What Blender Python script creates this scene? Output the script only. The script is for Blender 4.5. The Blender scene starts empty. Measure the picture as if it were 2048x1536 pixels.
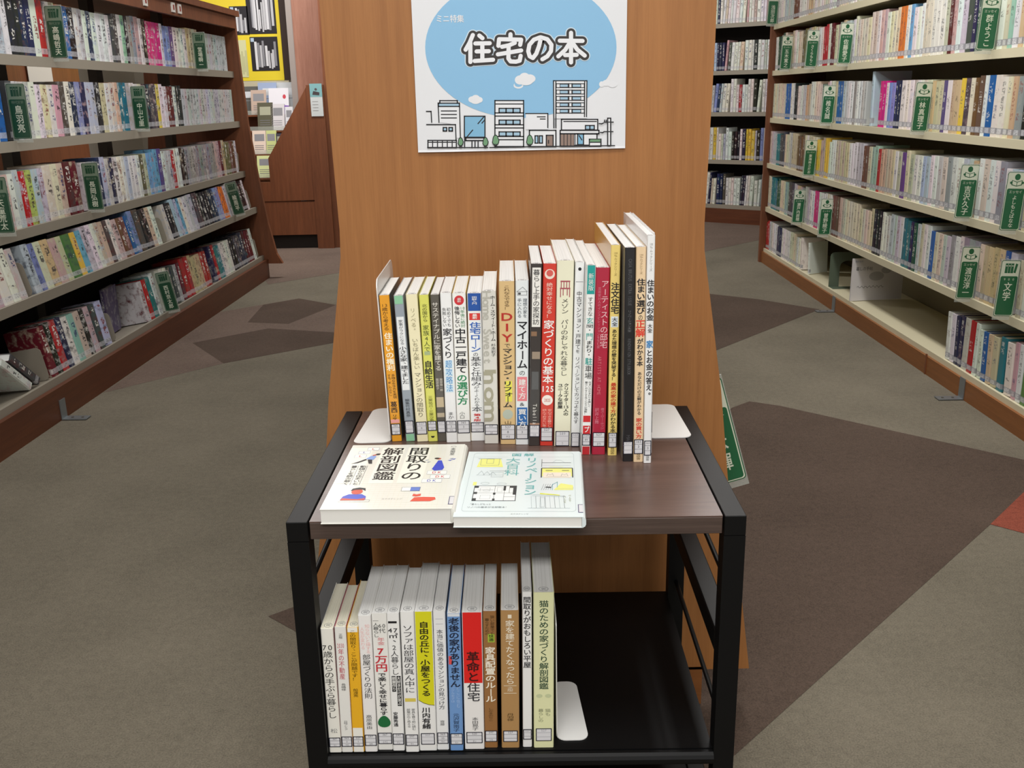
import bpy, math, random
from mathutils import Vector, Matrix
random.seed(7)
SC = bpy.context.scene
COL = SC.collection
# ------------------------------------------------------------------ camera
F, PITCH, ROLL, EYE = 1921.4, .2918, -.0205, 1.03
fw = Vector((0, math.cos(PITCH), -math.sin(PITCH)))
u0 = Vector((0, math.sin(PITCH), math.cos(PITCH))); r0 = Vector((1, 0, 0))
rt = r0*math.cos(ROLL)+u0*math.sin(ROLL); upv = -r0*math.sin(ROLL)+u0*math.cos(ROLL)
cd = bpy.data.cameras.new('camera'); cam = bpy.data.objects.new('camera', cd); COL.objects.link(cam)
cd.sensor_width = 36; cd.lens = F/2048*36; cd.clip_start = .02
M = Matrix.Identity(4)
for i in range(3):
    M[i][0], M[i][1], M[i][2] = rt[i], upv[i], -fw[i]
M[2][3] = EYE
cam.matrix_world = M
SC.camera = cam
# ------------------------------------------------------------------ world and lamps
w = bpy.data.worlds.new('room_air'); SC.world = w; w.use_nodes = True
w.node_tree.nodes['Background'].inputs[0].default_value = (1, .98, .96, 1)
w.node_tree.nodes['Background'].inputs[1].default_value = .42
SC.view_settings.view_transform = 'Standard'; SC.view_settings.look = 'None'
SC.view_settings.exposure = .38; SC.view_settings.gamma = 1; SC.view_settings.use_curve_mapping = False
def lamp(x, y, z, sx, sy, e, col=(1, .985, .96), rot=(0, 0, 0)):
    l = bpy.data.lights.new('ceiling_lamp', 'AREA'); l.shape = 'RECTANGLE'; l.size = sx; l.size_y = sy
    l.energy = e; l.color = col
    o = bpy.data.objects.new('ceiling_lamp', l); o.location = (x, y, z); o.rotation_euler = rot; COL.objects.link(o)
lamp(0, .5, 2.52, 1.2, .6, 22)
lamp(-.8, 3.2, 2.52, .3, 2.2, 23)
lamp(.8, 3.2, 2.52, .3, 2.2, 40)
lamp(-1.2, 6.3, 2.52, 1.2, .4, 34)
lamp(1.0, 7.0, 2.52, 1.2, .5, 20)
lamp(0, -1.3, 2.52, 2.2, .6, 58)
lamp(-2.6, 5.6, 2.52, .3, 2.0, 16)
# ------------------------------------------------------------------ helpers
def at(px, py, Y):
    """point of the plane y = Y that the photograph's pixel shows (for measuring flat things at their true distance)"""
    d = fw+rt*((px-1024)/F)+upv*((768-py)/F); d = d*(Y/d.y); d.z += EYE; return d
def lin(c):
    return tuple((v/255/12.92 if v/255 <= .04045 else ((v/255+.055)/1.055)**2.4) for v in c)
def hx(s):
    return tuple(int(s[i:i+2], 16) for i in (0, 2, 4))
_m = {}
def mat(name, col, rough=.6, metal=0, spec=.5, coat=0):
    k = (name, tuple(col), rough, metal, coat)
    if k in _m: return _m[k]
    m = bpy.data.materials.new(name); m.use_nodes = True; b = m.node_tree.nodes['Principled BSDF']
    b.inputs['Base Color'].default_value = (*lin(col), 1); b.inputs['Roughness'].default_value = rough
    b.inputs['Metallic'].default_value = metal; b.inputs['Specular IOR Level'].default_value = spec
    b.inputs['Coat Weight'].default_value = coat; b.inputs['Coat Roughness'].default_value = .15
    m.diffuse_color = (*lin(col), 1); _m[k] = m; return m
class NT:
    def __init__(s, name, rough=.6):
        s.m = bpy.data.materials.new(name); s.m.use_nodes = True; s.t = s.m.node_tree; s.b = s.t.nodes['Principled BSDF']
        s.b.inputs['Roughness'].default_value = rough
    def n(s, typ, **kw):
        n = s.t.nodes.new(typ)
        for k, v in kw.items(): setattr(n, k, v)
        return n
    def put(s, sock, v):
        if hasattr(v, 'is_linked') or isinstance(v, bpy.types.NodeSocket): s.t.links.new(v, sock)
        else: sock.default_value = v
    def ma(s, op, a, b=0, c=0):
        n = s.n('ShaderNodeMath', operation=op); s.put(n.inputs[0], a); s.put(n.inputs[1], b); s.put(n.inputs[2], c); return n.outputs[0]
    def mix(s, f, a, b):
        n = s.n('ShaderNodeMix', data_type='RGBA'); s.put(n.inputs[0], f); s.put(n.inputs[6], a); s.put(n.inputs[7], b); return n.outputs[2]
    def noise(s, vec, scale, detail=2, rough=.5, dist=0):
        n = s.n('ShaderNodeTexNoise'); s.put(n.inputs['Vector'], vec); n.inputs['Scale'].default_value = scale
        n.inputs['Detail'].default_value = detail; n.inputs['Roughness'].default_value = rough; n.inputs['Distortion'].default_value = dist
        return n.outputs['Fac']
    def mapping(s, vec, sc, loc=(0, 0, 0)):
        n = s.n('ShaderNodeMapping'); s.put(n.inputs['Vector'], vec); n.inputs['Scale'].default_value = sc; n.inputs['Location'].default_value = loc; return n.outputs[0]
    def ramp(s, f, stops):
        n = s.n('ShaderNodeValToRGB'); s.put(n.inputs[0], f)
        while len(n.color_ramp.elements) < len(stops): n.color_ramp.elements.new(.5)
        for e, (p, c) in zip(n.color_ramp.elements, stops): e.position = p; e.color = (*c, 1) if len(c) == 3 else c
        return n.outputs[0]
    def bump(s, h, st, d=.001):
        n = s.n('ShaderNodeBump'); s.put(n.inputs['Height'], h); n.inputs['Strength'].default_value = st; n.inputs['Distance'].default_value = d
        s.t.links.new(n.outputs[0], s.b.inputs['Normal'])
    def col(s, v): s.put(s.b.inputs['Base Color'], v)
def wood(name, c1, c2, sc=(60, 60, 3), rough=.45, st=.15):
    t = NT(name, rough); o = t.n('ShaderNodeTexCoord').outputs['Object']
    a = t.noise(t.mapping(o, sc), 1, 5, .6, .3); b = t.noise(t.mapping(o, tuple(v*.12 for v in sc)), 1, 3)
    c = t.noise(t.mapping(o, tuple(v*6 for v in sc)), 1, 2, .6)
    f = t.ma('ADD', t.ma('MULTIPLY', a, .6), t.ma('MULTIPLY', b, .4)); f = t.ma('ADD', f, t.ma('MULTIPLY', t.ma('SUBTRACT', c, .5), .35))
    t.col(t.ramp(f, [(.34, lin(c1)), (.68, lin(c2))])); t.bump(c, st, .0004); return t.m
WOOD = wood('orange_beech_veneer', (150, 98, 52), (170, 115, 64), (70, 70, 2.2))
WOODL = wood('brown_beech_veneer', (106, 62, 38), (134, 80, 50))
WOODLR = wood('brown_plinth_veneer', (86, 45, 25), (108, 60, 34), (3, 40, 60))
WOODR = wood('orange_plinth_veneer', (124, 76, 38), (148, 94, 50), (3, 40, 60))
WOODTOP = wood('dark_walnut_laminate', (74, 56, 50), (98, 76, 68), (4, 70, 70), .32, .1)
WOODEDGE = wood('dark_walnut_edge', (62, 48, 42), (86, 70, 62), (4, 70, 160), .5, .1)
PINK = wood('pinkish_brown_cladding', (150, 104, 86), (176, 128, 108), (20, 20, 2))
STEEL = mat('taupe_enamelled_steel', (150, 142, 128), .45)
STEELD = mat('dark_taupe_steel', (84, 78, 68), .5)
CREAM = mat('cream_enamelled_steel', (214, 206, 176), .4)
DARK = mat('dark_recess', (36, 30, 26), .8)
BLACK = mat('black_powder_coat', (9, 9, 10), .5, 0, .22)
GALV = mat('galvanised_steel', (150, 156, 160), .35, .7)
WHITEM = mat('white_enamelled_steel', (232, 232, 230), .3)
t = NT('paper_edges', .8); o = t.n('ShaderNodeTexCoord').outputs['Generated']
a = t.noise(t.mapping(o, (46, .6, .6)), 1, 3, .7); t.col(t.ramp(a, [(.3, lin((212, 212, 208))), (.55, lin((240, 240, 238)))])); t.bump(a, .2, .0003)
PAPER = t.m
t = NT('paper_edges_cream', .8); o = t.n('ShaderNodeTexCoord').outputs['Generated']
a = t.noise(t.mapping(o, (46, .6, .6)), 1, 3, .7); t.col(t.ramp(a, [(.3, lin((206, 202, 180))), (.55, lin((238, 235, 215)))])); t.bump(a, .2, .0003)
PAPERC = t.m
def carpet(name, c, c2):
    t = NT(name, .95); o = t.n('ShaderNodeTexCoord').outputs['Object']
    a = t.noise(o, 330, 2, .8); b = t.noise(o, 2.2, 3, .6); d = t.noise(o, 60, 3, .7)
    f = t.ma('ADD', t.ma('MULTIPLY', b, .25), t.ma('ADD', t.ma('MULTIPLY', a, .55), t.ma('MULTIPLY', d, .2)))
    t.col(t.ramp(f, [(.36, lin(tuple(v*.9 for v in c))), (.64, lin(tuple(v*1.07 for v in c2)))])); t.bump(a, .5, .003); t.b.inputs['Specular IOR Level'].default_value = .1; return t.m

# spine print of the many small shelf books: colour fields, unresolved lettering and the call number sticker
def shelf_cover(label_frame):
    t = NT('printed_book_cover', .35)
    g = t.n('ShaderNodeTexCoord').outputs['Generated']; s = t.n('ShaderNodeSeparateXYZ'); t.put(s.inputs[0], g); x, y, z = s.outputs
    base = t.n('ShaderNodeAttribute', attribute_type='OBJECT', attribute_name='cover_colour').outputs['Color']
    ink = t.n('ShaderNodeAttribute', attribute_type='OBJECT', attribute_name='ink_colour').outputs['Color']
    tint = t.n('ShaderNodeAttribute', attribute_type='OBJECT', attribute_name='picture_colour').outputs['Color']
    fm = t.n('ShaderNodeSeparateXYZ'); t.put(fm.inputs[0], t.n('ShaderNodeAttribute', attribute_type='OBJECT', attribute_name='print_layout').outputs['Vector'])
    n, seed, ill = fm.outputs
    so = t.ma('MULTIPLY', seed, 37.7)
    spine = t.ma('LESS_THAN', y, .08)
    # picture blotches
    v = t.n('ShaderNodeCombineXYZ'); t.put(v.inputs[0], t.ma('ADD', t.ma('MULTIPLY', x, .9), so)); t.put(v.inputs[1], t.ma('MULTIPLY', y, 4)); t.put(v.inputs[2], t.ma('MULTIPLY', z, 5))
    pn = t.noise(v.outputs[0], 1.3, 4, .65)
    pm = t.ma('MULTIPLY', t.ma('MULTIPLY', t.ma('SUBTRACT', pn, .50), 6), ill); pm = t.ma('MINIMUM', t.ma('MAXIMUM', pm, 0), 1)
    c = t.mix(pm, base, tint)
    # lettering
    zc = t.ma('MULTIPLY', z, n); row = t.ma('FLOOR', zc); fr = t.ma('FRACT', zc)
    wn = t.n('ShaderNodeTexWhiteNoise', noise_dimensions='1D'); t.put(wn.inputs['W'], t.ma('ADD', row, t.ma('MULTIPLY', seed, 91.3)))
    on = t.ma('GREATER_THAN', wn.outputs[0], .30)
    v2 = t.n('ShaderNodeCombineXYZ'); t.put(v2.inputs[0], t.ma('MULTIPLY', x, 3.6)); t.put(v2.inputs[1], t.ma('ADD', t.ma('MULTIPLY', row, 3.3), so)); t.put(v2.inputs[2], t.ma('MULTIPLY', fr, 3.6))
    st = t.ma('GREATER_THAN', t.noise(v2.outputs[0], 1, 1), .52)
    def band(q, a, b): return t.ma('MULTIPLY', t.ma('GREATER_THAN', q, a), t.ma('LESS_THAN', q, b))
    m = t.ma('MULTIPLY', t.ma('MULTIPLY', on, st), t.ma('MULTIPLY', band(fr, .08, .92), band(x, .26, .74)))
    m = t.ma('MULTIPLY', m, t.ma('MULTIPLY', t.ma('MULTIPLY', t.ma('GREATER_THAN', z, t.ma('ADD', .24, t.ma('MULTIPLY', seed, .25))), t.ma('LESS_THAN', z, .92)), spine))
    c = t.mix(t.ma('MULTIPLY', m, .85 if not label_frame else .55), c, ink)
    lab = t.ma('MULTIPLY', band(z, .05, .15), spine)
    c = t.mix(t.ma('MULTIPLY', lab, .5 if not label_frame else .75), c, (.66, .66, .69, 1))
    inner = t.ma('MULTIPLY', band(z, .060, .14), band(x, .16, .84))
    if label_frame:
        fr_ = t.ma('MULTIPLY', lab, t.ma('SUBTRACT', 1, inner)); c = t.mix(t.ma('MULTIPLY', fr_, .5), c, (.03, .03, .05, 1))
    num = t.ma('MULTIPLY', t.ma('MULTIPLY', lab, inner), t.ma('GREATER_THAN', t.noise(v2.outputs[0], 2.1, 1), .57)); c = t.mix(t.ma('MULTIPLY', num, .6), c, (.1, .1, .12, 1))
    t.col(c); return t.m
COVL, COVR = shelf_cover(False), shelf_cover(True)

class MB:
    def __init__(s): s.v = []; s.f = []; s.mi = []; s.mats = []
    def m(s, ma):
        if ma not in s.mats: s.mats.append(ma)
        return s.mats.index(ma)
    def add(s, vs, fs, ma):
        b = len(s.v); s.v += [tuple(v) for v in vs]; i = s.m(ma)
        for f in fs: s.f.append(tuple(b+k for k in f)); s.mi.append(i)
        return s
    def box(s, x0, x1, y0, y1, z0, z1, ma, X=None, bev=0):
        if bev:
            e = bev; prof = [(x0+e, y0), (x1-e, y0), (x1, y0+e), (x1, y1-e), (x1-e, y1), (x0+e, y1), (x0, y1-e), (x0, y0+e)]
            pin = [(x0+e, y0+e), (x1-e, y0+e), (x1-e, y0+e), (x1-e, y1-e), (x1-e, y1-e), (x0+e, y1-e), (x0+e, y1-e), (x0+e, y0+e)]
            vs = [(a, b, z0) for a, b in pin]+[(a, b, z0+e) for a, b in prof]+[(a, b, z1-e) for a, b in prof]+[(a, b, z1) for a, b in pin]
            fs = [tuple(range(7, -1, -1)), tuple(range(24, 32))]
            for k in range(3):
                for i in range(8): j = (i+1) % 8; fs.append((k*8+i, k*8+j, k*8+8+j, k*8+8+i))
        else:
            vs = [(x0, y0, z0), (x1, y0, z0), (x1, y1, z0), (x0, y1, z0), (x0, y0, z1), (x1, y0, z1), (x1, y1, z1), (x0, y1, z1)]
            fs = [(0, 3, 2, 1), (4, 5, 6, 7), (0, 1, 5, 4), (1, 2, 6, 5), (2, 3, 7, 6), (3, 0, 4, 7)]
        if X: vs = [X @ Vector(v) for v in vs]
        return s.add(vs, fs, ma)
    def prism(s, pts, a0, a1, ma, axis='y'):
        """outline pts (two coordinates) pushed out along an axis from a0 to a1"""
        def P(p, a): return {'y': (p[0], a, p[1]), 'z': (p[0], p[1], a), 'x': (a, p[0], p[1])}[axis]
        n = len(pts); vs = [P(p, a0) for p in pts]+[P(p, a1) for p in pts]
        fs = [tuple(range(n)), tuple(range(2*n-1, n-1, -1))]+[(i, i+n, (i+1) % n+n, (i+1) % n) for i in range(n)]
        return s.add(vs, fs, ma)
    def rod(s, p, q, r, ma, n=10):
        p, q = Vector(p), Vector(q); d = (q-p).normalized(); a = d.orthogonal().normalized(); b = d.cross(a)
        vs = []
        for c in (p, q): vs += [c+a*r*math.cos(k*2*math.pi/n)+b*r*math.sin(k*2*math.pi/n) for k in range(n)]
        return s.add(vs, [tuple(range(n-1, -1, -1)), tuple(range(n, 2*n))]+[(i, (i+1) % n, (i+1) % n+n, i+n) for i in range(n)], ma)
    def build(s, name, parent=None, smooth=False, fix=True):
        me = bpy.data.meshes.new(name); me.from_pydata(s.v, [], s.f)
        for ma in s.mats: me.materials.append(ma)
        me.polygons.foreach_set('material_index', s.mi); me.update()
        if fix:
            import bmesh
            bm = bmesh.new(); bm.from_mesh(me); bmesh.ops.recalc_face_normals(bm, faces=bm.faces); bm.to_mesh(me); bm.free()
        if smooth: me.polygons.foreach_set('use_smooth', [True]*len(me.polygons))
        o = bpy.data.objects.new(name, me); COL.objects.link(o)
        if parent: o.parent = parent
        return o
def tag(o, label=None, cat=None, group=None, kind=None):
    if label: o['label'] = label
    if cat: o['category'] = cat
    if group: o['group'] = group
    if kind: o['kind'] = kind
    return o
def empty(name, loc=(0, 0, 0), rz=0, **k):
    o = bpy.data.objects.new(name, None); COL.objects.link(o); o.location = loc; o.rotation_euler = (0, 0, rz); o.empty_display_size = .05
    return tag(o, k.get('label'), k.get('cat'), k.get('group'), k.get('kind'))
def rrect(x0, x1, y0, y1, r, n=5):
    out = []
    for cx, cy, a0 in ((x1-r, y0+r, -90), (x1-r, y1-r, 0), (x0+r, y1-r, 90), (x0+r, y0+r, 180)):
        for k in range(n+1): a = math.radians(a0+90*k/n); out.append((cx+r*math.cos(a), cy+r*math.sin(a)))
    return out
def ngon(cx, cy, rx, ry, n=24, a=0): return [(cx+rx*math.cos(a+k*2*math.pi/n), cy+ry*math.sin(a+k*2*math.pi/n)) for k in range(n)]

# ------------------------------------------------------------------ lettering: every glyph is turned into a flat mesh once
GL = {}
def glyphs(chars, bold=0., bev=0.):
    todo = [c for c in dict.fromkeys(chars) if (c, bold, bev) not in GL and c.strip()]
    obs = []
    for c in todo:
        cu = bpy.data.curves.new('g', 'FONT'); cu.body = c; cu.size = 1; cu.resolution_u = 3
        if bev: cu.bevel_depth = bev; cu.bevel_resolution = 1 if bev > .05 else 0
        o = bpy.data.objects.new('g', cu); COL.objects.link(o); obs.append((c, o))
    dg = bpy.context.evaluated_depsgraph_get(); dg.update()
    for c, o in obs:
        me = bpy.data.meshes.new_from_object(o.evaluated_get(dg))
        vs = [v.co.copy() for v in me.vertices]; fs = [tuple(p.vertices) for p in me.polygons]
        if bev:   # stroke thickened round its outline: keep the front half, its height brought to 0..1
            fs = [f for f in fs if min(vs[i].z for i in f) > -1e-6]; us = sorted({i for f in fs for i in f}); ix = {k: j for j, k in enumerate(us)}
            vs = [vs[k] for k in us]; fs = [tuple(ix[i] for i in f) for f in fs]; mz = max([v.z for v in vs] or [1]) or 1
            for v in vs: v.z /= mz
        GL[(c, bold, bev)] = (vs, fs, (min(v.x for v in vs), max(v.x for v in vs), min(v.y for v in vs), max(v.y for v in vs)) if vs else (0, 1, 0, 1))
        cu = o.data; bpy.data.objects.remove(o); bpy.data.curves.remove(cu); bpy.data.meshes.remove(me)
SMALL = 'っゃゅょァィゥェォッャュョ、。'
def put_glyph(mb, c, cx, cy, gw, gh, ma, fn, bold=0., bev=0., rot=0., depth=0.):
    """glyph centred at cx, cy in its own em box gw x gh; fn maps (a, b, depth) to the object's space"""
    if not c.strip(): return
    if not bev: bev = 0. if bold < .015 else (.012 if bold < .03 else .022)
    bold = 0.; k = (c, bold, bev)
    if k not in GL: glyphs(c, bold, bev)
    vs, fs, bb = GL[k]
    ca, sa = math.cos(rot), math.sin(rot); wide = ord(c) > 0x2e80
    mx, my = (.5*.98, .33) if wide else ((bb[0]+bb[1])/2, .33)
    out = []
    for v in vs:
        a, b = (v.x-mx)*1.0, (v.y-my)*1.0
        a, b = a*ca-b*sa, a*sa+b*ca
        out.append(fn(cx+a*gw, cy+b*gh, depth+(v.z*.0001 if bev else 0)))
    mb.add(out, fs, ma)
def tokens(s):
    out = []; i = 0
    while i < len(s):
        if s[i] == '{': j = s.index('}', i); out.append(s[i+1:j]); i = j+1
        else: out.append(s[i]); i += 1
    return out
def vtext(mb, s, cx, ytop, ybot, gw, ma, fn, bold=0., depth=0., fill=.95, bev=0.):
    tk = tokens(s); n = len(tk); p = (ytop-ybot)/max(n, 1)
    gh = min(p*fill, gw*1.25)*1.06
    for i, q in enumerate(tk):
        cy = ytop-(i+.5)*p
        if len(q) > 1:
            sp = min(gw*.56, gw*1.2/len(q))
            for j, ch in enumerate(q): put_glyph(mb, ch, cx+(j-(len(q)-1)/2)*sp, cy, sp*1.55, gh, ma, fn, bold, bev, 0, depth)
        elif q in 'ー〜―(（)）': put_glyph(mb, q, cx, cy, gh, gw*.9 if q in 'ー〜―' else gh, ma, fn, bold, bev, -math.pi/2, depth)
        elif q in '、。': put_glyph(mb, q, cx+gw*.42, cy+p*.38, gw, gh, ma, fn, bold, bev, 0, depth)
        elif q in SMALL: put_glyph(mb, q, cx+gw*.08, cy+p*.1, gw, gh, ma, fn, bold, bev, 0, depth)
        else: put_glyph(mb, q, cx, cy, gw, gh, ma, fn, bold, bev, 0, depth)
def htext(mb, s, x0, x1, cy, gh, ma, fn, bold=0., depth=0., bev=0.):
    tk = list(s); n = len(tk); p = (x1-x0)/n
    for i, q in enumerate(tk): put_glyph(mb, q, x0+(i+.5)*p, cy, p*1.02 if ord(q) > 0x2e80 else min(p*1.7, gh), gh, ma, fn, bold, bev, 0, depth)
def poly(mb, pts, ma, fn, depth=0.):
    mb.add([fn(a, b, depth) for a, b in pts], [tuple(range(len(pts)))], ma)
def line(mb, p, q, wd, ma, fn, depth=0.):
    dx, dy = q[0]-p[0], q[1]-p[1]; L = math.hypot(dx, dy) or 1; a, b = -dy/L*wd/2, dx/L*wd/2
    poly(mb, [(p[0]+a, p[1]+b), (q[0]+a, q[1]+b), (q[0]-a, q[1]-b), (p[0]-a, p[1]-b)], ma, fn, depth)
def pline(mb, pts, wd, ma, fn, depth=0., closed=False):
    n = len(pts)
    for i in range(n if closed else n-1):
        p, q = pts[i], pts[(i+1) % n]; L = math.hypot(q[0]-p[0], q[1]-p[1]) or 1; e = wd/2/L
        line(mb, (p[0]-(q[0]-p[0])*e, p[1]-(q[1]-p[1])*e), (q[0]+(q[0]-p[0])*e, q[1]+(q[1]-p[1])*e), wd, ma, fn, depth)
INK = mat('black_ink', (22, 22, 26), .5)
def ink(c): return mat('printed_ink', hx(c) if isinstance(c, str) else c, .45)
# make all glyphs in one go, before the scene fills up (the characters are those of this script's own strings)
import sys
def strings(c, out):
    if isinstance(c, str): out.append(c)
    elif isinstance(c, (tuple, frozenset)): [strings(q, out) for q in c]
    elif hasattr(c, 'co_consts'): [strings(q, out) for q in c.co_consts]
    return out
_all = ''.join(strings(sys._getframe().f_code, []))
_cjk = ''.join(sorted({q for q in _all if ord(q) > 0x2e80}))
for _b in (0., .012, .022): glyphs(_cjk+'0123456789DIYLK!&%', 0., _b)
# ------------------------------------------------------------------ the setting
fl = MB().add([(-3.6, -2.6, 0), (3.6, -2.6, 0), (3.6, 9.8, 0), (-3.6, 9.8, 0)], [(0, 1, 2, 3)], carpet('olive_grey_carpet', (102, 96, 84), (124, 117, 103))).build('floor')
tag(fl, 'speckled olive grey carpet with mauve and brown angular fields', kind='structure')
MAUVE = carpet('mauve_grey_carpet', (98, 84, 76), (120, 104, 94)); BROWN = carpet('dark_brown_carpet', (76, 64, 56), (92, 78, 69))
PALEB = carpet('pale_pinkish_carpet', (124, 110, 96), (146, 131, 114)); RED = carpet('brick_red_carpet', (120, 62, 50), (146, 80, 64))
fields = [
 ('mauve', MAUVE, [(-1.521, 3.421), (-1.483, 4.813), (-1.143, 5.119), (-.91, 4.928), (-.55, 4.75), (-.55, 4.02), (-.774, 4.122), (-1.182, 3.806)]),
 ('dark', BROWN, [(-1.422, 4.166), (-1.145, 4.421), (-.806, 4.311), (-.60, 4.24), (-.60, 4.05), (-.774, 4.122), (-1.182, 3.806)]),
 ('dark', BROWN, [(-1.277, 4.558), (-1.3, 4.97), (-1.143, 5.119), (-.91, 4.928), (-1.067, 4.507)]),
 ('mauve', MAUVE, [(-1.9, 6.9), (-1.2, 7.4), (-.7, 6.2), (-1.071, 5.873), (-1.413, 5.551)]),
 ('mauve', MAUVE, [(1.0, 7.2), (1.602, 8.189), (2.1, 7.6), (1.799, 6.898), (1.274, 6.393)]),
 ('dark', BROWN, [(.95, 5.1), (1.279, 4.849), (1.508, 4.586), (.855, 3.859), (.5, 3.45), (.4, 4.6)]),
 ('dark', BROWN, [(.5, 2.78), (.749, 3.098), (.82, 3.16), (.91, 3.104), (1.463, 2.567), (2.0, 2.0), (1.347, 2.341), (1.165, 2.149), (.349, 1.315), (.1, 1.1), (-.2, 1.4), (-.389, 1.668), (-.518, 1.781), (-.424, 1.856), (.1, 2.2)]),
 ('red', RED, [(1.54, 2.53), (1.347, 2.341), (1.165, 2.149), (1.22, 2.096), (1.9, 1.95), (1.9, 2.2)]),
]
for i, (k, ma, pts) in enumerate(fields):
    if sum(pts[j][0]*pts[(j+1) % len(pts)][1]-pts[(j+1) % len(pts)][0]*pts[j][1] for j in range(len(pts))) < 0: pts = pts[::-1]
    z = .0004+.00008*i
    tag(MB().add([(x, y, z) for x, y in pts], [tuple(range(len(pts)))], ma).build('carpet_field', fl, fix=False), None, kind='structure')
WALLM = mat('off_white_wall', (206, 198, 184), .8)
for nm, bx in (('wall_left', (-3.7, -3.6, -2.6, 9.8, 0, 2.7)), ('wall_right', (3.6, 3.7, -2.6, 9.8, 0, 2.7)), ('wall_back', (-3.7, 3.7, 9.8, 9.9, 0, 2.7)), ('ceiling', (-3.7, 3.7, -2.6, 9.9, 2.7, 2.8))):
    tag(MB().box(*bx, WALLM).build(nm), 'plain off-white '+nm.replace('_', ' '), kind='structure')
# ------------------------------------------------------------------ bookcases
def proj(P):
    d = Vector(P)-Vector((0, 0, EYE)); z = d.dot(fw); return (1024+F*d.dot(rt)/z, 768-F*d.dot(upv)/z)
class Case:
    def __init__(s, name, x, y, rz, **k): s.e = empty(name, (x, y, 0), rz, **k); s.M = Matrix.Translation((x, y, 0)) @ Matrix.Rotation(rz, 4, 'Z')
    def w(s, a, o, z): return s.M @ Vector((a, o, z))
    def find(s, px, o, z, lo, hi):
        """distance along the shelf at which its front shows at column px"""
        g = lambda a: proj(s.w(a, o, z))[0]-px
        fl_ = g(lo) > 0
        for _ in range(40):
            m = (lo+hi)/2
            if (g(m) > 0) == fl_: lo = m
            else: hi = m
        return (lo+hi)/2
def board(root, s0, s1, o, z, depth, ma, lip=.03, lm=None, tilt=0.):
    T_ = Matrix.Translation((0, o+.008, z)) @ Matrix.Rotation(-tilt, 4, 'X')
    b = MB(); b.box(s0, s1, 0, depth, -.012, 0, ma, X=T_); b.box(s0, s1, o, o+.012, z-lip, z+.002, lm or ma)
    return b.build('shelf', root)
# --- brown bookcase of novels on the left, its foot stepping out towards the aisle
LC = Case('novel_bookcase', -1.456, 5.781, math.atan2(1, .0297), label='brown double-sided bookcase with outward curving end panel and taupe steel shelves of novels', cat='bookcase')
LB = [(.135, .023, .30), (.424, .038, .28), (.634, .088, .24), (.916, .091, .24), (1.19, .098, .24)]
S0 = -3.75
TIL = [math.radians(10), math.radians(12), math.radians(2), 0, 0]
for k, (z, o, d) in enumerate(LB): board(LC.e, S0, -.004, o, z, d, STEEL, .032, tilt=TIL[k])
prof = [(-.085, .085), (-.053, .145), (-.018, .33), (-.001, .462), (.018, .62), (.033, .778), (.046, .9), (.051, 1.024), (.060, 1.2), (.063, 1.302), (.069, 1.515)]
prof = prof+[(.68-o, z) for o, z in prof[::-1]]
MB().prism(prof, 0, .03, WOODL, 'x').build('end_panel', LC.e)
MB().box(S0, .0, 0, .02, 0, .112, WOODLR).box(S0, .0, .66, .68, 0, .112, WOODLR).build('plinth', LC.e)
MB().box(S0, 0, .060, .080, 1.42, 1.485, WOODL).box(S0, .03, .045, .64, 1.485, 1.515, WOODL).build('cornice', LC.e)
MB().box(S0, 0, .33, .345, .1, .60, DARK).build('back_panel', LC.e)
for k in range(5):
    a = -.45-.82*k; MB().box(a-.03, a+.03, .32, .36, .1, 1.5, STEELD).build('upright', LC.e)
for px in (290, 346, 359):
    a = LC.find(px, .055, 1.47, -3.6, -.1); st = MB().box(a-.02, a+.02, .054, .060, 1.432, 1.475, mat('white_sticker', (225, 222, 215), .5))
    st.box(a-.008, a+.008, .053, .0545, 1.443, 1.465, mat('red_print', (150, 60, 50), .5)); st.build('number_sticker', LC.e)
# --- bookcase of essays on the right
RC = Case('essay_bookcase', 1.574, 5.993, math.atan2(-1, -.0104), label='long orange-brown bookcase with cream steel shelves full of essays', cat='bookcase')
RB = [(.086, .011, .30), (.341, .009, .27), (.604, .004, .26), (.869, .007, .25), (1.137, .006, .25), (1.394, .0, .25)]
for z, o, d in RB: board(RC.e, .02, 4.1, o, z, d, CREAM, .026)
MB().box(-.012, .02, -.012, .34, 0, 1.9, WOODL).build('end_panel', RC.e)
MB().box(0, 4.1, 0, .34, 0, .068, WOODR).build('plinth', RC.e)
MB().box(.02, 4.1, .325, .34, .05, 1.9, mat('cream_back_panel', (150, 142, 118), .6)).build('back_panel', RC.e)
MB().box(.02, 4.1, .0, .34, 1.68, 1.76, WOODR).build('cornice', RC.e)
MB().box(2.54, 2.548, -.0035, .001, 0, .078, WOODL).build('plinth_joint_strip', RC.e)
# --- far bookcase behind the central tower
BC = Case('far_bookcase', 1.54, 8.017, math.atan2(-.605, .796), label='far brown bookcase closing the aisle between tower and essay bookcase', cat='bookcase')
BB = [(.147, .0, .28), (.50, .0, .28), (.868, .0, .28), (1.18, .0, .28), (1.527, .0, .28)]
for z, o, d in BB: board(BC.e, -1.0, .72, o, z, d, STEEL, .03)
MB().box(-1.0, .72, 0, .3, 0, .118, WOODLR).build('plinth', BC.e)
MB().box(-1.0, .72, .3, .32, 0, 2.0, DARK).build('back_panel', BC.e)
for a in (-1.02, .72): MB().box(a, a+.03, -.01, .32, 0, 2.0, WOODL).build('side_panel', BC.e)
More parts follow.
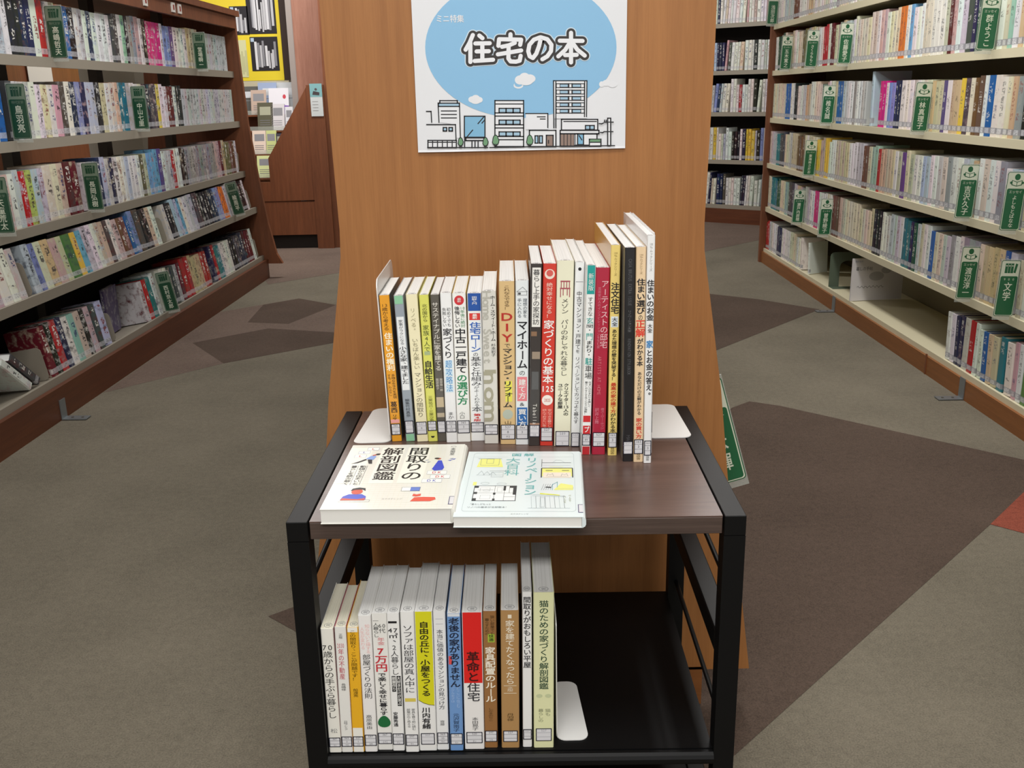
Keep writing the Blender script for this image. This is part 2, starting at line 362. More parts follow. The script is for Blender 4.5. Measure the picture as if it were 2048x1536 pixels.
# --- central tower: the end of another double-sided bookcase
TC = empty('display_tower', (.02, 1.452, 0), 0, label='orange-brown curved end panel of the central bookcase behind the trolley', cat='bookcase')
hw = [(.381, .070), (.346, .317), (.329, .42), (.311, .575), (.290, .71), (.276, .80), (.2745, .84), (.277, .95), (.280, 1.1), (.281, 1.75)]
MB().prism([(x, z) for x, z in hw]+[(-x, z) for x, z in hw[::-1]], 0, .032, WOOD, 'y').build('end_panel', TC)
MB().box(-.30, .30, -.0, 3.9, 0, .075, WOODR).build('plinth', TC)
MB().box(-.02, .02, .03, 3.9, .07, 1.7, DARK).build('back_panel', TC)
for z, h_ in ((.12, .30), (.38, .29), (.63, .26), (.88, .24), (1.13, .24), (1.40, .24)): MB().box(-h_, h_, .032, 3.9, z-.022, z, STEEL).build('shelf', TC)
MB().box(-.27, .27, .032, 3.9, 1.66, 1.74, WOODLR).build('cornice', TC)
# --- floor brackets
def bracket(case, a, name, lab, o=0.0, hgt=.075):
    e = empty(name, tuple(case.w(a, o, 0)), case.e.rotation_euler.z, label=lab, cat='bracket', group='angle brackets fixing the bookcases to the floor')
    MB().box(-.019, .019, -.0035, -.0005, .002, hgt, GALV).build('upright_flange', e)
    b = MB().box(-.019, .019, -.085, -.0035, .002, .005, GALV); b.build('floor_flange', e)
    for q in (-.03, -.065):
        MB().rod((0, q, .004), (0, q, .0068), .0045, STEELD, 8).build('screw', e)
    return e
bracket(RC, RC.find(1668, 0, .04, .2, 4), 'floor_bracket', 'small galvanised angle bracket below the empty stretch of shelf, essay bookcase')
bracket(RC, RC.find(1925, 0, .04, .2, 4), 'floor_bracket', 'galvanised angle bracket on the plinth below the row of upright books, essay bookcase')
bracket(LC, LC.find(124, 0, .05, -3.6, -.2), 'floor_bracket', 'galvanised angle bracket at the foot of the brown novel bookcase', 0, .07)

# ------------------------------------------------------------------ green divider signs that stand out from the rows
CLEAR = bpy.data.materials.new('clear_acrylic'); CLEAR.use_nodes = True
b_ = CLEAR.node_tree.nodes['Principled BSDF']; b_.inputs['Base Color'].default_value = (.62, .66, .6, 1); b_.inputs['Alpha'].default_value = .3; b_.inputs['Roughness'].default_value = .1
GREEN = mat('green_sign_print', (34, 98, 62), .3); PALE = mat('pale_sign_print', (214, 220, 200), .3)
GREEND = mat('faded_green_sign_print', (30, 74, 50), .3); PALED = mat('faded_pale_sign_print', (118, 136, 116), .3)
def sign(text, kind, x, y, z, rz, roll, label, small='', h_=.186, w_=.060, low=0.):
    e = empty('divider_sign', (x, y, z), 0, label=label, cat='sign', group='green author divider signs standing out of the book rows')
    e.rotation_euler = (0, roll, rz)
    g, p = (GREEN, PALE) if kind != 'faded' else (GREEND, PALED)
    MB().box(-w_/2-.002, w_/2+.002, 0, .0015, 0, h_+.004, CLEAR).build('acrylic_plate', e)
    m = MB(); fn = lambda a, b, d: (a, -.0004-d, b)
    x0, x1, y0, y1 = -w_/2, w_/2, .012, h_
    poly(m, rrect(x0, x1, y0, y1, .006), g, fn, 0); poly(m, rrect(x0+.0016, x1-.0016, y0+.0016, y1-.0016, .005), p, fn, .0003)
    ys = y0+(y1-y0)*.72
    poly(m, rrect(x0+.0036, x1-.0036, y0+.0036, ys, .005), g, fn, .0006)
    cy = (ys+y1)/2
    if kind == 'reader':
        poly(m, ngon(0, cy+.010, .0085, .0095, 16), g, fn, .0006)
        poly(m, [(-.016, cy+.001), (0, cy-.004), (.016, cy+.001), (.016, cy-.014), (0, cy-.018), (-.016, cy-.014)], g, fn, .0005)
        poly(m, [(-.0135, cy-.0015), (-.001, cy-.006), (-.001, cy-.0155), (-.0135, cy-.012)], p, fn, .0008)
        poly(m, [(.0135, cy-.0015), (.001, cy-.006), (.001, cy-.0155), (.0135, cy-.012)], p, fn, .0008)
        for sx in (-1, 1): poly(m, ngon(sx*.0175, cy-.007, .0038, .0038, 10), g, fn, .0009)
    else:
        for k in range(3): poly(m, [(-.017+k*.009, cy-.015), (-.009+k*.009, cy-.015), (-.009+k*.009, cy+.015), (-.017+k*.009, cy+.015)], g, fn, .0006); poly(m, [(-.0155+k*.009, cy+.006), (-.0105+k*.009, cy+.006), (-.0105+k*.009, cy+.009), (-.0155+k*.009, cy+.009)], p, fn, .0009)
        poly(m, [(.010, cy-.013), (.017, cy-.015), (.021, cy+.013), (.014, cy+.015)], g, fn, .0006)
    T_ = PALE if kind == 'faded' else p; n = len(tokens(text)); top = ys-.012 if n > 4 else ys-.022
    if small: htext(m, small, x0+.010, x1-.010, ys-.010, .010, p, fn, .0, .0009); top = ys-.020
    gs = min(.026, (top-y0-.008)/n)
    if n >= 5: gs = min(gs*1.05, .024)
    bt = top-n*gs*1.12 if n*gs*1.12 < top-y0-.008 else y0+.008
    if low: top, bt = y0+low+n*gs*1.3, y0+low
    vtext(m, text, 0, top, bt, gs*1.0, T_, fn, .016, .0009)
    m.build('printed_card', e, fix=False); return e
def at_shelf(C_, rows, k, px): z, o, d = rows[k]; return C_.find(px, o, z, -3.6 if C_ is LC else .05, -.05 if C_ is LC else 4.0)
left_signs = [(4, 113, '高嶋哲夫', 'near the red spines'), (4, 401, '堂場瞬一', 'beside the grey series'), (3, 40, '鳥羽亮', 'beside the white spines'), (3, 281, '中山七里', 'beside the black spines'),
              (2, 5, '天童荒太', 'beside the blue spine'), (2, 188, '長岡弘樹', 'beside the maroon spines'), (1, 478, '楡周平', 'near the shelf end'), (0, 343, '西村京太郎', 'beside the pale spines')]
rowname = ['lowest', 'second', 'third', 'fourth', 'top']
LS = {k: [] for k in range(5)}
ORD = ['nearest to', 'second from', 'third from', 'fourth from', 'fifth from']
for k, px, tx, wh in left_signs:
    rk = ORD[sorted([q[1] for q in left_signs if q[0] == k], reverse=True).index(px)]
    z, o, d = LB[k]; a = LC.find(px, o-.025, z+.09, -3.6, -.05); LS[k].append(a)
    p = LC.w(a, o-.022, z-.004 if k < 4 else z-.012)
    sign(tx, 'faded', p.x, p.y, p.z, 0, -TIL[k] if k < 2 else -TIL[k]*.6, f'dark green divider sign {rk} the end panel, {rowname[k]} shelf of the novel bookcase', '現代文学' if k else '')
right_signs = [(5, 1545, '浅田次郎', ''), (4, 1572, '五木寛之', 'エッセイ'), (4, 1623, 'さくらももこ', 'エッセイ'), (4, 1690, '佐藤愛子', 'エッセイ'), (4, 1976, '群ようこ', 'エッセイ'),
               (3, 1655, '椎名誠', 'エッセイ'), (3, 1842, '林真理子', 'エッセイ'), (2, 1527, '内館牧子', 'エッセイ'), (2, 1619, '東海林さだお', 'エッセイ'), (2, 1932, '吉沢久子', 'エッセイ'), (2, 2025, 'よしもとばなな', 'エッセイ'),
               (1, 1596, '瀬戸内寂聴', 'エッセイ'), (1, 1650, '曽野綾子', 'エッセイ'), (1, 1934, '渡辺淳一', 'エッセイ'), (1, 2012, '文学', '900')]
rown = ['lowest', 'second', 'third', 'fourth', 'fifth', 'sixth']
RS = {k: [] for k in range(6)}
for k, px, tx, sm in right_signs:
    rk = ORD[sorted([q[1] for q in right_signs if q[0] == k]).index(px)]
    z, o, d = RB[k]; a = RC.find(px, o-.022, z+.09, .01, 4.1); RS[k].append(a); p = RC.w(a, o-.022, z-.010)
    sign(tx, 'shelf' if sm == '900' else 'reader', p.x, p.y, p.z, 0, math.radians(2.2), f'green reader-icon sign {rk} the end panel, {rown[k]} shelf up, essay bookcase' if sm != '900' else 'green subject sign reading 900 with stacked books icon, essay bookcase', sm)
s0_, s1_ = at(1501, 966, 1.53), at(1446, 752, 1.53); th = math.atan2(s1_.x-s0_.x, s1_.z-s0_.z); hh_ = math.hypot(s1_.x-s0_.x, s1_.z-s0_.z)
e = sign('宮本輝', 'reader', s0_.x-.033*math.cos(th), 1.53, s0_.z+.033*math.sin(th), 0, th, 'tilted green divider sign poking out from behind the central tower', '作家', hh_, .058, .020)
# ------------------------------------------------------------------ the books on the shelves: one mesh, copied; size, tilt and print are each book's own
def unit_book(cover, paper):
    m = MB(); P = [(.02, .035), (.14, 0), (.86, 0), (.98, .035), (.98, 1), (.02, 1)]; Q = [(.09, .05), (.2, .035), (.8, .035), (.91, .05), (.91, 1), (.09, 1)]; n = 6
    vs = [(x, y, 0) for x, y in P]+[(x, y, 1) for x, y in P]+[(x, y, 1) for x, y in Q]+[(x, y, .985) for x, y in Q]
    fs = [tuple(range(n-1, -1, -1))]+[(i, (i+1) % n, (i+1) % n+n, i+n) for i in range(n)]+[(i+n, (i+1) % n+n, (i+1) % n+2*n, i+2*n) for i in range(n)]+[(i+2*n, (i+1) % n+2*n, (i+1) % n+3*n, i+3*n) for i in range(n-1)]
    m.add(vs, fs, cover); m.add([(x, y, .985) for x, y in Q], [tuple(range(n))], paper)
    o = m.build('book', None, fix=False); me = o.data; bpy.data.objects.remove(o); return me
UL, UR = unit_book(COVL, PAPER), unit_book(COVR, PAPERC)
PAL = {'white': (222, 221, 216), 'cream': (212, 204, 182), 'paleblue': (176, 190, 206), 'grey': (150, 150, 150), 'silver': (190, 190, 192), 'black': (34, 32, 34), 'navy': (38, 44, 74), 'blue': (40, 92, 160),
       'skyblue': (110, 165, 205), 'red': (170, 38, 44), 'maroon': (96, 30, 34), 'pink': (198, 164, 164), 'magenta': (206, 44, 122), 'orange': (220, 120, 50), 'yellow': (222, 190, 70), 'green': (84, 128, 62),
       'mint': (150, 184, 166), 'darkgreen': (34, 78, 56), 'tan': (198, 174, 140), 'beige': (196, 184, 160), 'brown': (110, 78, 58), 'purple': (96, 70, 130), 'periwinkle': (130, 138, 190), 'charcoal': (74, 72, 74), 'lime': (176, 204, 110), 'teal': (40, 116, 126), 'olive': (110, 96, 62)}
WORD = {'paleblue': 'pale blue', 'skyblue': 'sky blue', 'darkgreen': 'dark green', 'silver': 'silver grey'}
DK = {'black', 'navy', 'blue', 'red', 'maroon', 'purple', 'charcoal', 'darkgreen', 'teal', 'brown', 'olive', 'magenta', 'green'}
O1 = ['', 'first', 'second', 'third', 'fourth', 'fifth', 'sixth', 'seventh', 'eighth', 'ninth', 'tenth', 'eleventh', 'twelfth', 'thirteenth', 'fourteenth', 'fifteenth', 'sixteenth', 'seventeenth', 'eighteenth', 'nineteenth']
O2 = ['', '', 'twent', 'thirt', 'fort', 'fift', 'sixt', 'sevent', 'eight', 'ninet']
def ordinal(n):
    if n < 20: return O1[n]
    if n < 100: return O2[n//10]+('ieth' if n % 10 == 0 else 'y-'+O1[n % 10])
    return 'hundred and '+(ordinal(n-100) if n > 100 else 'zeroth')
def shelf_book(name, mesh, case, a, o, z, w_, d_, h_, tilt, lean, key, label, cat, group, rnd, ill):
    b = bpy.data.objects.new(name, mesh); COL.objects.link(b)
    m = case.M @ Matrix.Translation((a, o, z+w_*max(0, math.sin(lean)))) @ Matrix.Rotation(-tilt, 4, 'X') @ Matrix.Rotation(lean, 4, 'Y')
    b.matrix_world = m @ Matrix.Diagonal((w_, d_, h_, 1))
    c = [max(3, min(240, v+rnd.randint(-9, 9))) for v in PAL[key]]
    b['cover_colour'] = lin(c); b['ink_colour'] = lin((226, 224, 216) if key in DK else rnd.choice([(40, 40, 46), (40, 40, 46), (60, 56, 60), (52, 60, 110), (130, 50, 50)]))
    b['picture_colour'] = lin(PAL[rnd.choice(['grey', 'charcoal', 'navy', 'brown', 'paleblue', 'pink', 'maroon', 'silver', 'teal', 'beige', 'white'])])
    b['print_layout'] = (h_/(w_*.62), rnd.random(), ill if rnd.random() < ill*1.2 else 0.)
    tag(b, label, cat, group); return b
def fill_row(case, row, rowi, s_lo, s_hi, side, seq, pool, signs, gaps, tilt, hh, ww, names, leanb, far_word, seed, ill, mesh, group, dd=.13, hvar=.008, series=None):
    """upright books from s_lo to s_hi (along the shelf); seq = [(photo column, colour, relative width)]"""
    rnd = random.Random(seed); z, o, dep = row; far = s_lo if side > 0 else s_hi
    spans = []; g = sorted((min(a, b), max(a, b)) for a, b in gaps); c = s_lo
    for a, b in g:
        if a > c: spans.append((c, a))
        c = max(c, b)
    if c < s_hi: spans.append((c, s_hi))
    out = []; lp = 0; hcur = rnd.uniform(-hvar, hvar); run = 0; lean = 0; key = 'white'
    for lo, hi in spans:
        a = lo
        while True:
            w_ = rnd.uniform(*ww); px = proj(case.w(a+w_/2, o, z+.09))[0]
            best = min(seq, key=lambda q: abs(q[0]-px)) if seq else None
            if best and abs(best[0]-px) < 5.5: key = best[1]; w_ *= best[2] if len(best) > 2 else 1
            elif rnd.random() < .8: key = rnd.choice(pool)
            if series and series[0] < px < series[1]: w_ = series[2]; key = series[3]; hcur = series[4]
            elif run <= 0: run = rnd.randint(1, 5); hcur = rnd.uniform(-hvar, hvar); lean = rnd.choice([0, 0, 0, leanb, leanb*.6])
            run -= 1
            if a+w_ > hi-.002: break
            sg_ = [q for q in signs if a-.001 < q < a+w_]
            if sg_: a = sg_[0]+.004; signs = [q for q in signs if q != sg_[0]]; continue
            a += max(0, (hh+.01)*(math.sin(lp)-math.sin(lean))); lp = lean
            if a+w_ > hi-.002: break
            out.append((a, w_, hh+hcur, key, lean, dd+rnd.uniform(-.008, .006))); a += w_*1.001+.0008
    out.sort(key=lambda q: -side*q[0] if side < 0 else q[0])
    if side < 0: out.sort(key=lambda q: -q[0])
    for i, (a, w_, h_, key, lean, d_) in enumerate(out):
        nm, cat = names(i, a)
        lab = f'{WORD.get(key, key)} {far_word[0]}, {ordinal(i+1)} from the {far_word[1]}, {rowi}'
        shelf_book(nm, mesh, case, a, o+.010, z+.0025, w_, d_, h_, tilt, lean, key, lab, cat, group, rnd, ill)
    return len(out)
nL = 0
poolL = ['white']*12+['cream', 'silver', 'silver', 'grey', 'paleblue', 'paleblue', 'black', 'charcoal', 'navy', 'beige', 'pink', 'brown', 'white', 'periwinkle']
seqL = {
 4: [(8, 'paleblue'), (25, 'cream'), (33, 'black'), (42, 'black'), (50, 'navy'), (60, 'periwinkle', 1.2), (68, 'navy'), (76, 'white'), (83, 'charcoal'), (93, 'red'), (127, 'red'), (140, 'blue', 1.2), (153, 'black'), (160, 'white'), (168, 'silver'), (176, 'white'), (185, 'navy'), (194, 'white'), (205, 'white'), (215, 'white'), (226, 'white'), (235, 'charcoal'), (244, 'white'), (253, 'mint'), (262, 'black'), (271, 'grey'), (280, 'pink'), (288, 'white'), (295, 'black'), (303, 'magenta'), (311, 'magenta'), (319, 'magenta'), (330, 'white'), (338, 'periwinkle'), (346, 'purple'), (355, 'white'), (364, 'white'), (372, 'white'), (381, 'tan'), (389, 'cream')],
 3: [(5, 'blue'), (12, 'black'), (20, 'silver'), (60, 'white'), (70, 'silver'), (80, 'white'), (90, 'white'), (100, 'cream'), (110, 'white'), (120, 'pink'), (130, 'charcoal'), (140, 'pink'), (150, 'white'), (160, 'navy'), (170, 'periwinkle'), (180, 'navy'), (190, 'paleblue'), (203, 'black', 1.3), (215, 'beige'), (225, 'white'), (235, 'cream'), (243, 'tan'), (251, 'teal'), (261, 'teal'), (295, 'black'), (304, 'black'), (313, 'charcoal'), (323, 'yellow'), (333, 'white'), (346, 'maroon'), (354, 'white'), (362, 'black')],
 2: [(15, 'blue'), (24, 'pink'), (34, 'white'), (44, 'silver'), (54, 'white'), (63, 'red', 1.1), (73, 'lime'), (84, 'paleblue'), (95, 'silver'), (107, 'cream', 1.3), (119, 'cream'), (130, 'cream'), (139, 'beige'), (151, 'maroon', 1.3), (163, 'maroon', 1.2), (172, 'white'), (203, 'charcoal'), (212, 'navy'), (220, 'paleblue'), (228, 'silver'), (237, 'navy'), (246, 'white'), (255, 'white'), (264, 'paleblue'), (273, 'white'), (283, 'white'), (293, 'olive'), (301, 'beige'), (310, 'skyblue'), (318, 'skyblue'), (327, 'purple'), (335, 'white'), (345, 'silver'), (355, 'red'), (363, 'white'), (371, 'black'), (440, 'pink'), (448, 'maroon'), (455, 'tan'), (462, 'olive'), (469, 'brown'), (477, 'white')],
 1: [(3, 'pink'), (14, 'white', 1.2), (25, 'black'), (36, 'white', 1.2), (46, 'silver'), (70, 'blue', 1.2), (82, 'paleblue', 1.2), (95, 'periwinkle'), (105, 'cream'), (117, 'tan', 1.3), (130, 'pink', 1.4), (142, 'beige'), (152, 'green', 1.7), (164, 'orange', 1.1), (170, 'yellow'), (180, 'skyblue', 1.2), (192, 'silver'), (203, 'white'), (212, 'white'), (221, 'beige'), (230, 'charcoal'), (240, 'white'), (252, 'pink', 1.3), (262, 'brown'), (272, 'blue'), (283, 'periwinkle'), (295, 'charcoal', 1.5), (306, 'black'), (317, 'beige'), (335, 'navy'), (345, 'cream'), (356, 'black'), (366, 'paleblue'), (376, 'skyblue'), (384, 'white'), (393, 'silver'), (405, 'charcoal'), (417, 'black'), (428, 'black'), (438, 'navy'), (447, 'periwinkle'), (455, 'orange'), (464, 'silver'), (495, 'black'), (503, 'white')],
 0: [(75, 'black'), (86, 'white', 1.2), (99, 'blue', 1.2), (113, 'maroon', 1.1), (125, 'black'), (137, 'red'), (148, 'navy'), (158, 'white'), (168, 'mint'), (178, 'beige'), (187, 'black'), (196, 'pink'), (207, 'charcoal', 1.2), (218, 'paleblue', 1.5), (228, 'black'), (276, 'white'), (284, 'white'), (292, 'white'), (301, 'silver'), (307, 'red'), (313, 'teal'), (320, 'white'), (329, 'cream'), (357, 'charcoal'), (366, 'grey'), (375, 'maroon'), (384, 'red', 1.2), (394, 'tan'), (402, 'tan'), (410, 'tan'), (418, 'red'), (432, 'navy'), (441, 'red'), (450, 'teal'), (459, 'white'), (468, 'white'), (477, 'black'), (486, 'charcoal'), (495, 'navy'), (505, 'maroon'), (513, 'white')]}
cL = lambda k, px: LC.find(px, LB[k][1], LB[k][0]+.02, -3.7, 0)
gapsL = {0: [(cL(0, -90), cL(0, 112)), (cL(0, 238), cL(0, 300)), (cL(0, 430), cL(0, 436))], 1: [(cL(1, 70), cL(1, 80)), (cL(1, 338), cL(1, 346))], 2: [], 3: [], 4: []}
hL = [.176, .166, .184, .186, .188]
for k in range(5):
    near = LC.find(-330, LB[k][1], LB[k][0]+.1, -3.7, -1)
    end = {0: -.07, 1: -.07, 2: -.07, 3: -.03, 4: -.03}[k]
    ser = {4: (412, 470, .042, 'silver', -.006), 3: (371, 472, .040, 'silver', -.012), 2: (381, 436, .040, 'grey', -.004)}.get(k)
    nm = lambda i, a, k=k: ('comic_volume', 'book') if (k in (2, 3, 4) and i < 20) else ('novel', 'book')
    nL += fill_row(LC, LB[k], rowname[k]+' shelf of novel bookcase', near, end, -1, seqL[k], poolL, list(LS[k]), gapsL[k], TIL[k], hL[k], (.032, .048), nm,
                   .05 if k in (0, 1) else .02, ('book', 'end panel'), 100+k, .8, UL, 'novels on the '+rowname[k]+' shelf of the brown bookcase', series=ser, hvar=.009)
# leaning books and steel dividers on the lowest and second shelf
def divider(case, a, row, tilt, label, d_=.17, h_=.115, mt=STEEL, arch=False):
    z, o, dp = row; e = empty('shelf_divider', (0, 0, 0), 0, label=label, cat='divider', group='steel book dividers on the shelves')
    e.matrix_world = case.M @ Matrix.Translation((a, o+.0125, z+.0006)) @ Matrix.Rotation(-tilt, 4, 'X')
    if arch:
        out = [(0, 0), (.05, 0)]+[(.09+.04*math.cos(t_), .10+.03*math.sin(t_)) for t_ in [math.pi-math.pi*k/8 for k in range(9)]]+[(.13, 0), (d_, 0)]
        out += [(d_-.02+.02*math.cos(t_), h_-.02+.02*math.sin(t_)) for t_ in (0, .5, 1, 1.57)]+[(.02+.02*math.cos(t_), h_-.02+.02*math.sin(t_)) for t_ in (1.57, 2.1, 2.6, 3.14)]
        MB().prism(out, 0, .0014, mt, 'x').build('upright_plate', e)
    else: MB().prism(rrect(0, d_, 0, h_, .018, 5), 0, .0012, mt, 'x').build('upright_plate', e)
    MB().box(.0016, .06, .004, d_*.9, 0, .0009, mt).build('foot_plate', e); return e
dv = [(LC, cL(0, 238)+.004, 0, 'taupe steel divider closing the empty gap, lowest shelf of novel bookcase'), (LC, cL(0, 431), 0, 'taupe steel divider behind red spines, lowest shelf of novel bookcase'), (LC, cL(0, 106), 0, 'taupe steel divider beside the toppled books, novel bookcase'),
      (LC, cL(1, 73), 1, 'taupe steel divider among blue and white spines, second shelf of novel bookcase'), (LC, cL(1, 340), 1, 'taupe steel divider halfway along second shelf of novel bookcase'),
      (LC, -.068, 0, 'taupe steel divider at the far end of the lowest novel shelf'), (LC, -.068, 1, 'taupe steel divider at the far end of the second novel shelf'), (LC, -.068, 2, 'taupe steel divider at the far end of the third novel shelf')]
for c_, a, k, lb in dv: divider(c_, a, LB[k], TIL[k] if k < 2 else 0, lb)
def lone(name, case, a, o, z, w_, d_, h_, tilt, lean, key, label, ill=.7, mesh=None, yaw=0.):
    b = shelf_book(name, mesh or UL, case, a, o, z, w_, d_, h_, tilt, lean, key, label, 'book', None, random.Random(label), ill)
    if yaw: b.matrix_world = case.M @ Matrix.Translation((a, o, z)) @ Matrix.Rotation(yaw, 4, 'Z') @ Matrix.Rotation(lean, 4, 'Y') @ Matrix.Diagonal((w_, d_, h_, 1))
    return b
z0, o0, _ = LB[0]
a0 = cL(0, 66)
lone('novel', LC, a0, o0+.01, z0+.004, .030, .125, .18, TIL[0]*.3, -.85, 'white', 'white novel fallen aslant against the divider, lowest novel shelf')
lone('novel', LC, a0+.058, o0+.012, z0+.004, .030, .125, .18, TIL[0]*.3, -.85, 'charcoal', 'charcoal novel fallen on top of the white one, lowest novel shelf')
lone('novel', LC, a0-.31, o0+.01, z0+.003, .03, .125, .18, TIL[0], -.06, 'charcoal', 'charcoal novel upright near the toppled books, lowest novel shelf')
lone('novel', LC, a0-.27, o0+.01, z0+.003, .028, .125, .18, TIL[0], -.1, 'black', 'black novel upright beside the toppled books, lowest novel shelf')
lone('novel', LC, a0-.08, o0+.155, z0+.003, .024, .125, .18, 0, 0, 'brown', 'dark brown novel pushed to the back behind the divider, lowest shelf', yaw=-.1)
g0, g1 = cL(0, 238), cL(0, 300)
lone('novel', LC, g1-.19, o0+.115, z0-.012, .018, .14, .19, 0, 0, 'purple', 'purple picture book standing cover out behind the gap, lowest novel shelf', yaw=-1.5)
# --- essay bookcase
poolR = ['white']*5+['cream']*5+['silver']*3+['beige']*2+['paleblue', 'tan', 'pink', 'grey']
seqR = {
 5: [(1560, 'white'), (1575, 'silver'), (1590, 'brown'), (1600, 'white')],
 4: [(1549, 'white'), (1558, 'darkgreen'), (1590, 'white'), (1598, 'cream'), (1606, 'olive'), (1640, 'white'), (1647, 'red'), (1655, 'white'), (1662, 'maroon'), (1710, 'cream'), (1720, 'cream'), (1733, 'cream', 1.3), (1745, 'beige'), (1762, 'pink'), (1770, 'white'), (1780, 'cream'), (1790, 'cream'), (1799, 'orange'), (1810, 'white'), (1818, 'skyblue'), (1830, 'white'), (1845, 'cream'), (1860, 'white'), (1875, 'white'), (1888, 'beige'), (1896, 'maroon'), (1910, 'white'), (1921, 'silver'), (1931, 'charcoal'), (1942, 'navy'), (1955, 'darkgreen'), (1995, 'white'), (2005, 'cream'), (2014, 'mint'), (2030, 'white'), (2042, 'tan')],
 3: [(1548, 'cream'), (1556, 'cream'), (1564, 'cream'), (1572, 'blue'), (1580, 'white'), (1588, 'black'), (1596, 'white'), (1604, 'silver'), (1612, 'tan'), (1620, 'white'), (1632, 'cream'), (1642, 'darkgreen'), (1676, 'blue'), (1686, 'silver'), (1698, 'white'), (1710, 'white'), (1724, 'silver'), (1760, 'magenta'), (1768, 'white'), (1776, 'periwinkle'), (1787, 'navy'), (1800, 'white', 1.4), (1815, 'white', 1.3), (1870, 'beige'), (1880, 'purple'), (1890, 'white'), (1902, 'tan'), (1913, 'yellow'), (1924, 'charcoal'), (1935, 'cream'), (1947, 'brown'), (1960, 'white'), (1972, 'blue', 1.3), (1988, 'white'), (2003, 'cream'), (2018, 'tan'), (2035, 'grey'), (2047, 'black')],
 2: [(1545, 'silver'), (1552, 'teal'), (1562, 'charcoal'), (1572, 'cream'), (1585, 'beige'), (1597, 'brown'), (1632, 'yellow'), (1640, 'pink'), (1648, 'yellow'), (1660, 'white'), (1672, 'beige'), (1685, 'beige'), (1700, 'white'), (1715, 'silver'), (1725, 'brown'), (1740, 'mint'), (1751, 'red'), (1762, 'tan'), (1774, 'beige'), (1786, 'white'), (1800, 'purple'), (1814, 'beige'), (1828, 'white'), (1842, 'paleblue'), (1855, 'white'), (1870, 'silver'), (1888, 'grey'), (1905, 'white'), (1962, 'cream'), (1975, 'white'), (1988, 'grey'), (2045, 'cream')],
 1: [(1535, 'cream'), (1545, 'teal'), (1553, 'darkgreen'), (1562, 'cream'), (1570, 'mint'), (1578, 'charcoal'), (1610, 'silver'), (1620, 'white'), (1628, 'magenta'), (1637, 'white'), (1665, 'brown'), (1675, 'beige'), (1688, 'cream'), (1702, 'cream'), (1715, 'cream'), (1728, 'cream'), (1738, 'beige'), (1749, 'black'), (1760, 'white'), (1772, 'silver'), (1785, 'silver'), (1797, 'white'), (1806, 'teal'), (1815, 'navy'), (1824, 'darkgreen'), (1836, 'beige'), (1847, 'white'), (1857, 'blue'), (1868, 'cream'), (1880, 'silver'), (1895, 'grey'), (1910, 'white'), (1955, 'cream'), (1966, 'tan'), (1977, 'tan'), (1988, 'tan'), (1997, 'blue'), (2040, 'white')],
 0: [(1530, 'red'), (1538, 'silver'), (1546, 'white'), (1554, 'navy'), (1562, 'white'), (1570, 'white'), (1582, 'cream'), (1595, 'white'), (1608, 'silver'), (1892, 'white', 1.2), (1902, 'white'), (1912, 'navy'), (1920, 'silver'), (1931, 'red', 1.1), (1942, 'white'), (1951, 'white'), (1960, 'blue'), (1967, 'purple'), (1976, 'tan'), (1987, 'beige'), (1998, 'teal', 1.2), (2012, 'white', 1.3), (2024, 'pink'), (2034, 'white'), (2044, 'green')]}
cR = lambda k, px: RC.find(px, RB[k][1], RB[k][0]+.02, .0, 4.0)
gapsR = {0: [(cR(0, 1602), cR(0, 1884))], 3: [(cR(3, 1728), cR(3, 1750))]}
hR = [.170, .182, .184, .186, .190, .190]
for k in range(6):
    near = RC.find(2300, RB[k][1], RB[k][0]+.1, 1, 4.0) if k < 5 else RC.find(1760, RB[k][1], RB[k][0], .5, 4.0)
    nm = (lambda i, a: ('literature_book', 'book')) if k < 3 else (lambda i, a: ('essay_book', 'book'))
    nL += fill_row(RC, RB[k], rown[k]+' shelf up, essay bookcase', .03, near, 1, seqR.get(k, []), poolR, list(RS[k]), gapsR.get(k, []), 0, hR[k], (.025, .042), nm, -.03 if k else -.06, ('book', 'end panel'),
                   200+k, .35, UR, 'essays on the '+rown[k]+' shelf of the cream shelved bookcase', dd=.128, hvar=.010)
lone('essay_book', RC, cR(3, 1733), RB[3][1]+.012, RB[3][0]+.003, .022, .16, .225, 0, -.03, 'paleblue', 'tall pale blue-grey book standing proud on the fourth essay shelf', .9, UR)
lone('literature_book', RC, cR(0, 1612), .02, RB[0][0]+.003, .012, .13, .165, 0, -.05, 'white', 'white paperback turned cover out on the lowest essay shelf', .1, UR, yaw=.5)
divider(RC, cR(0, 1652), RB[0], 0, 'dark green steel bookend with arched opening, lowest essay shelf', .15, .172, mat('dark_green_steel', (86, 98, 82), .5), True)
# cover-out booklet standing on the empty stretch
p0, p1 = RC.w(cR(0, 1700), .012, RB[0][0]+.003), RC.w(cR(0, 1700), .012, 0)
bk = empty('face_out_book', (p0.x, p0.y, p0.z), math.radians(14), label='thin white book standing cover out in the empty stretch of the lowest essay shelf', cat='book')
bk.rotation_euler = (0, 0, math.radians(7))
MB().box(0, .250, 0, .008, 0, .196, mat('white_book_cover', (214, 210, 210), .4)).build('cover', bk)
pm = MB(); f2 = lambda a, b, d: (a*1.4, -.0004-d, b*1.32)
htext(pm, '暮しの手帖', .012, .07, .112, .014, mat('grey_print', (80, 80, 84), .5), f2)
poly(pm, ngon(.085, .085, .026, .016, 18), mat('pale_grey_print', (176, 174, 174), .5), f2); poly(pm, ngon(.118, .105, .018, .012, 18), mat('pale_grey_print', (176, 174, 174), .5), f2)
pline(pm, [(.02+.004*i, .048+.004*math.sin(i*1.9)) for i in range(24)], .0012, mat('grey_print', (80, 80, 84), .5), f2)
htext(pm, '読みもの', .008, .035, .138, .007, mat('blue_grey_print', (110, 130, 160), .5), f2)
pm.build('printed_title', bk, fix=False)
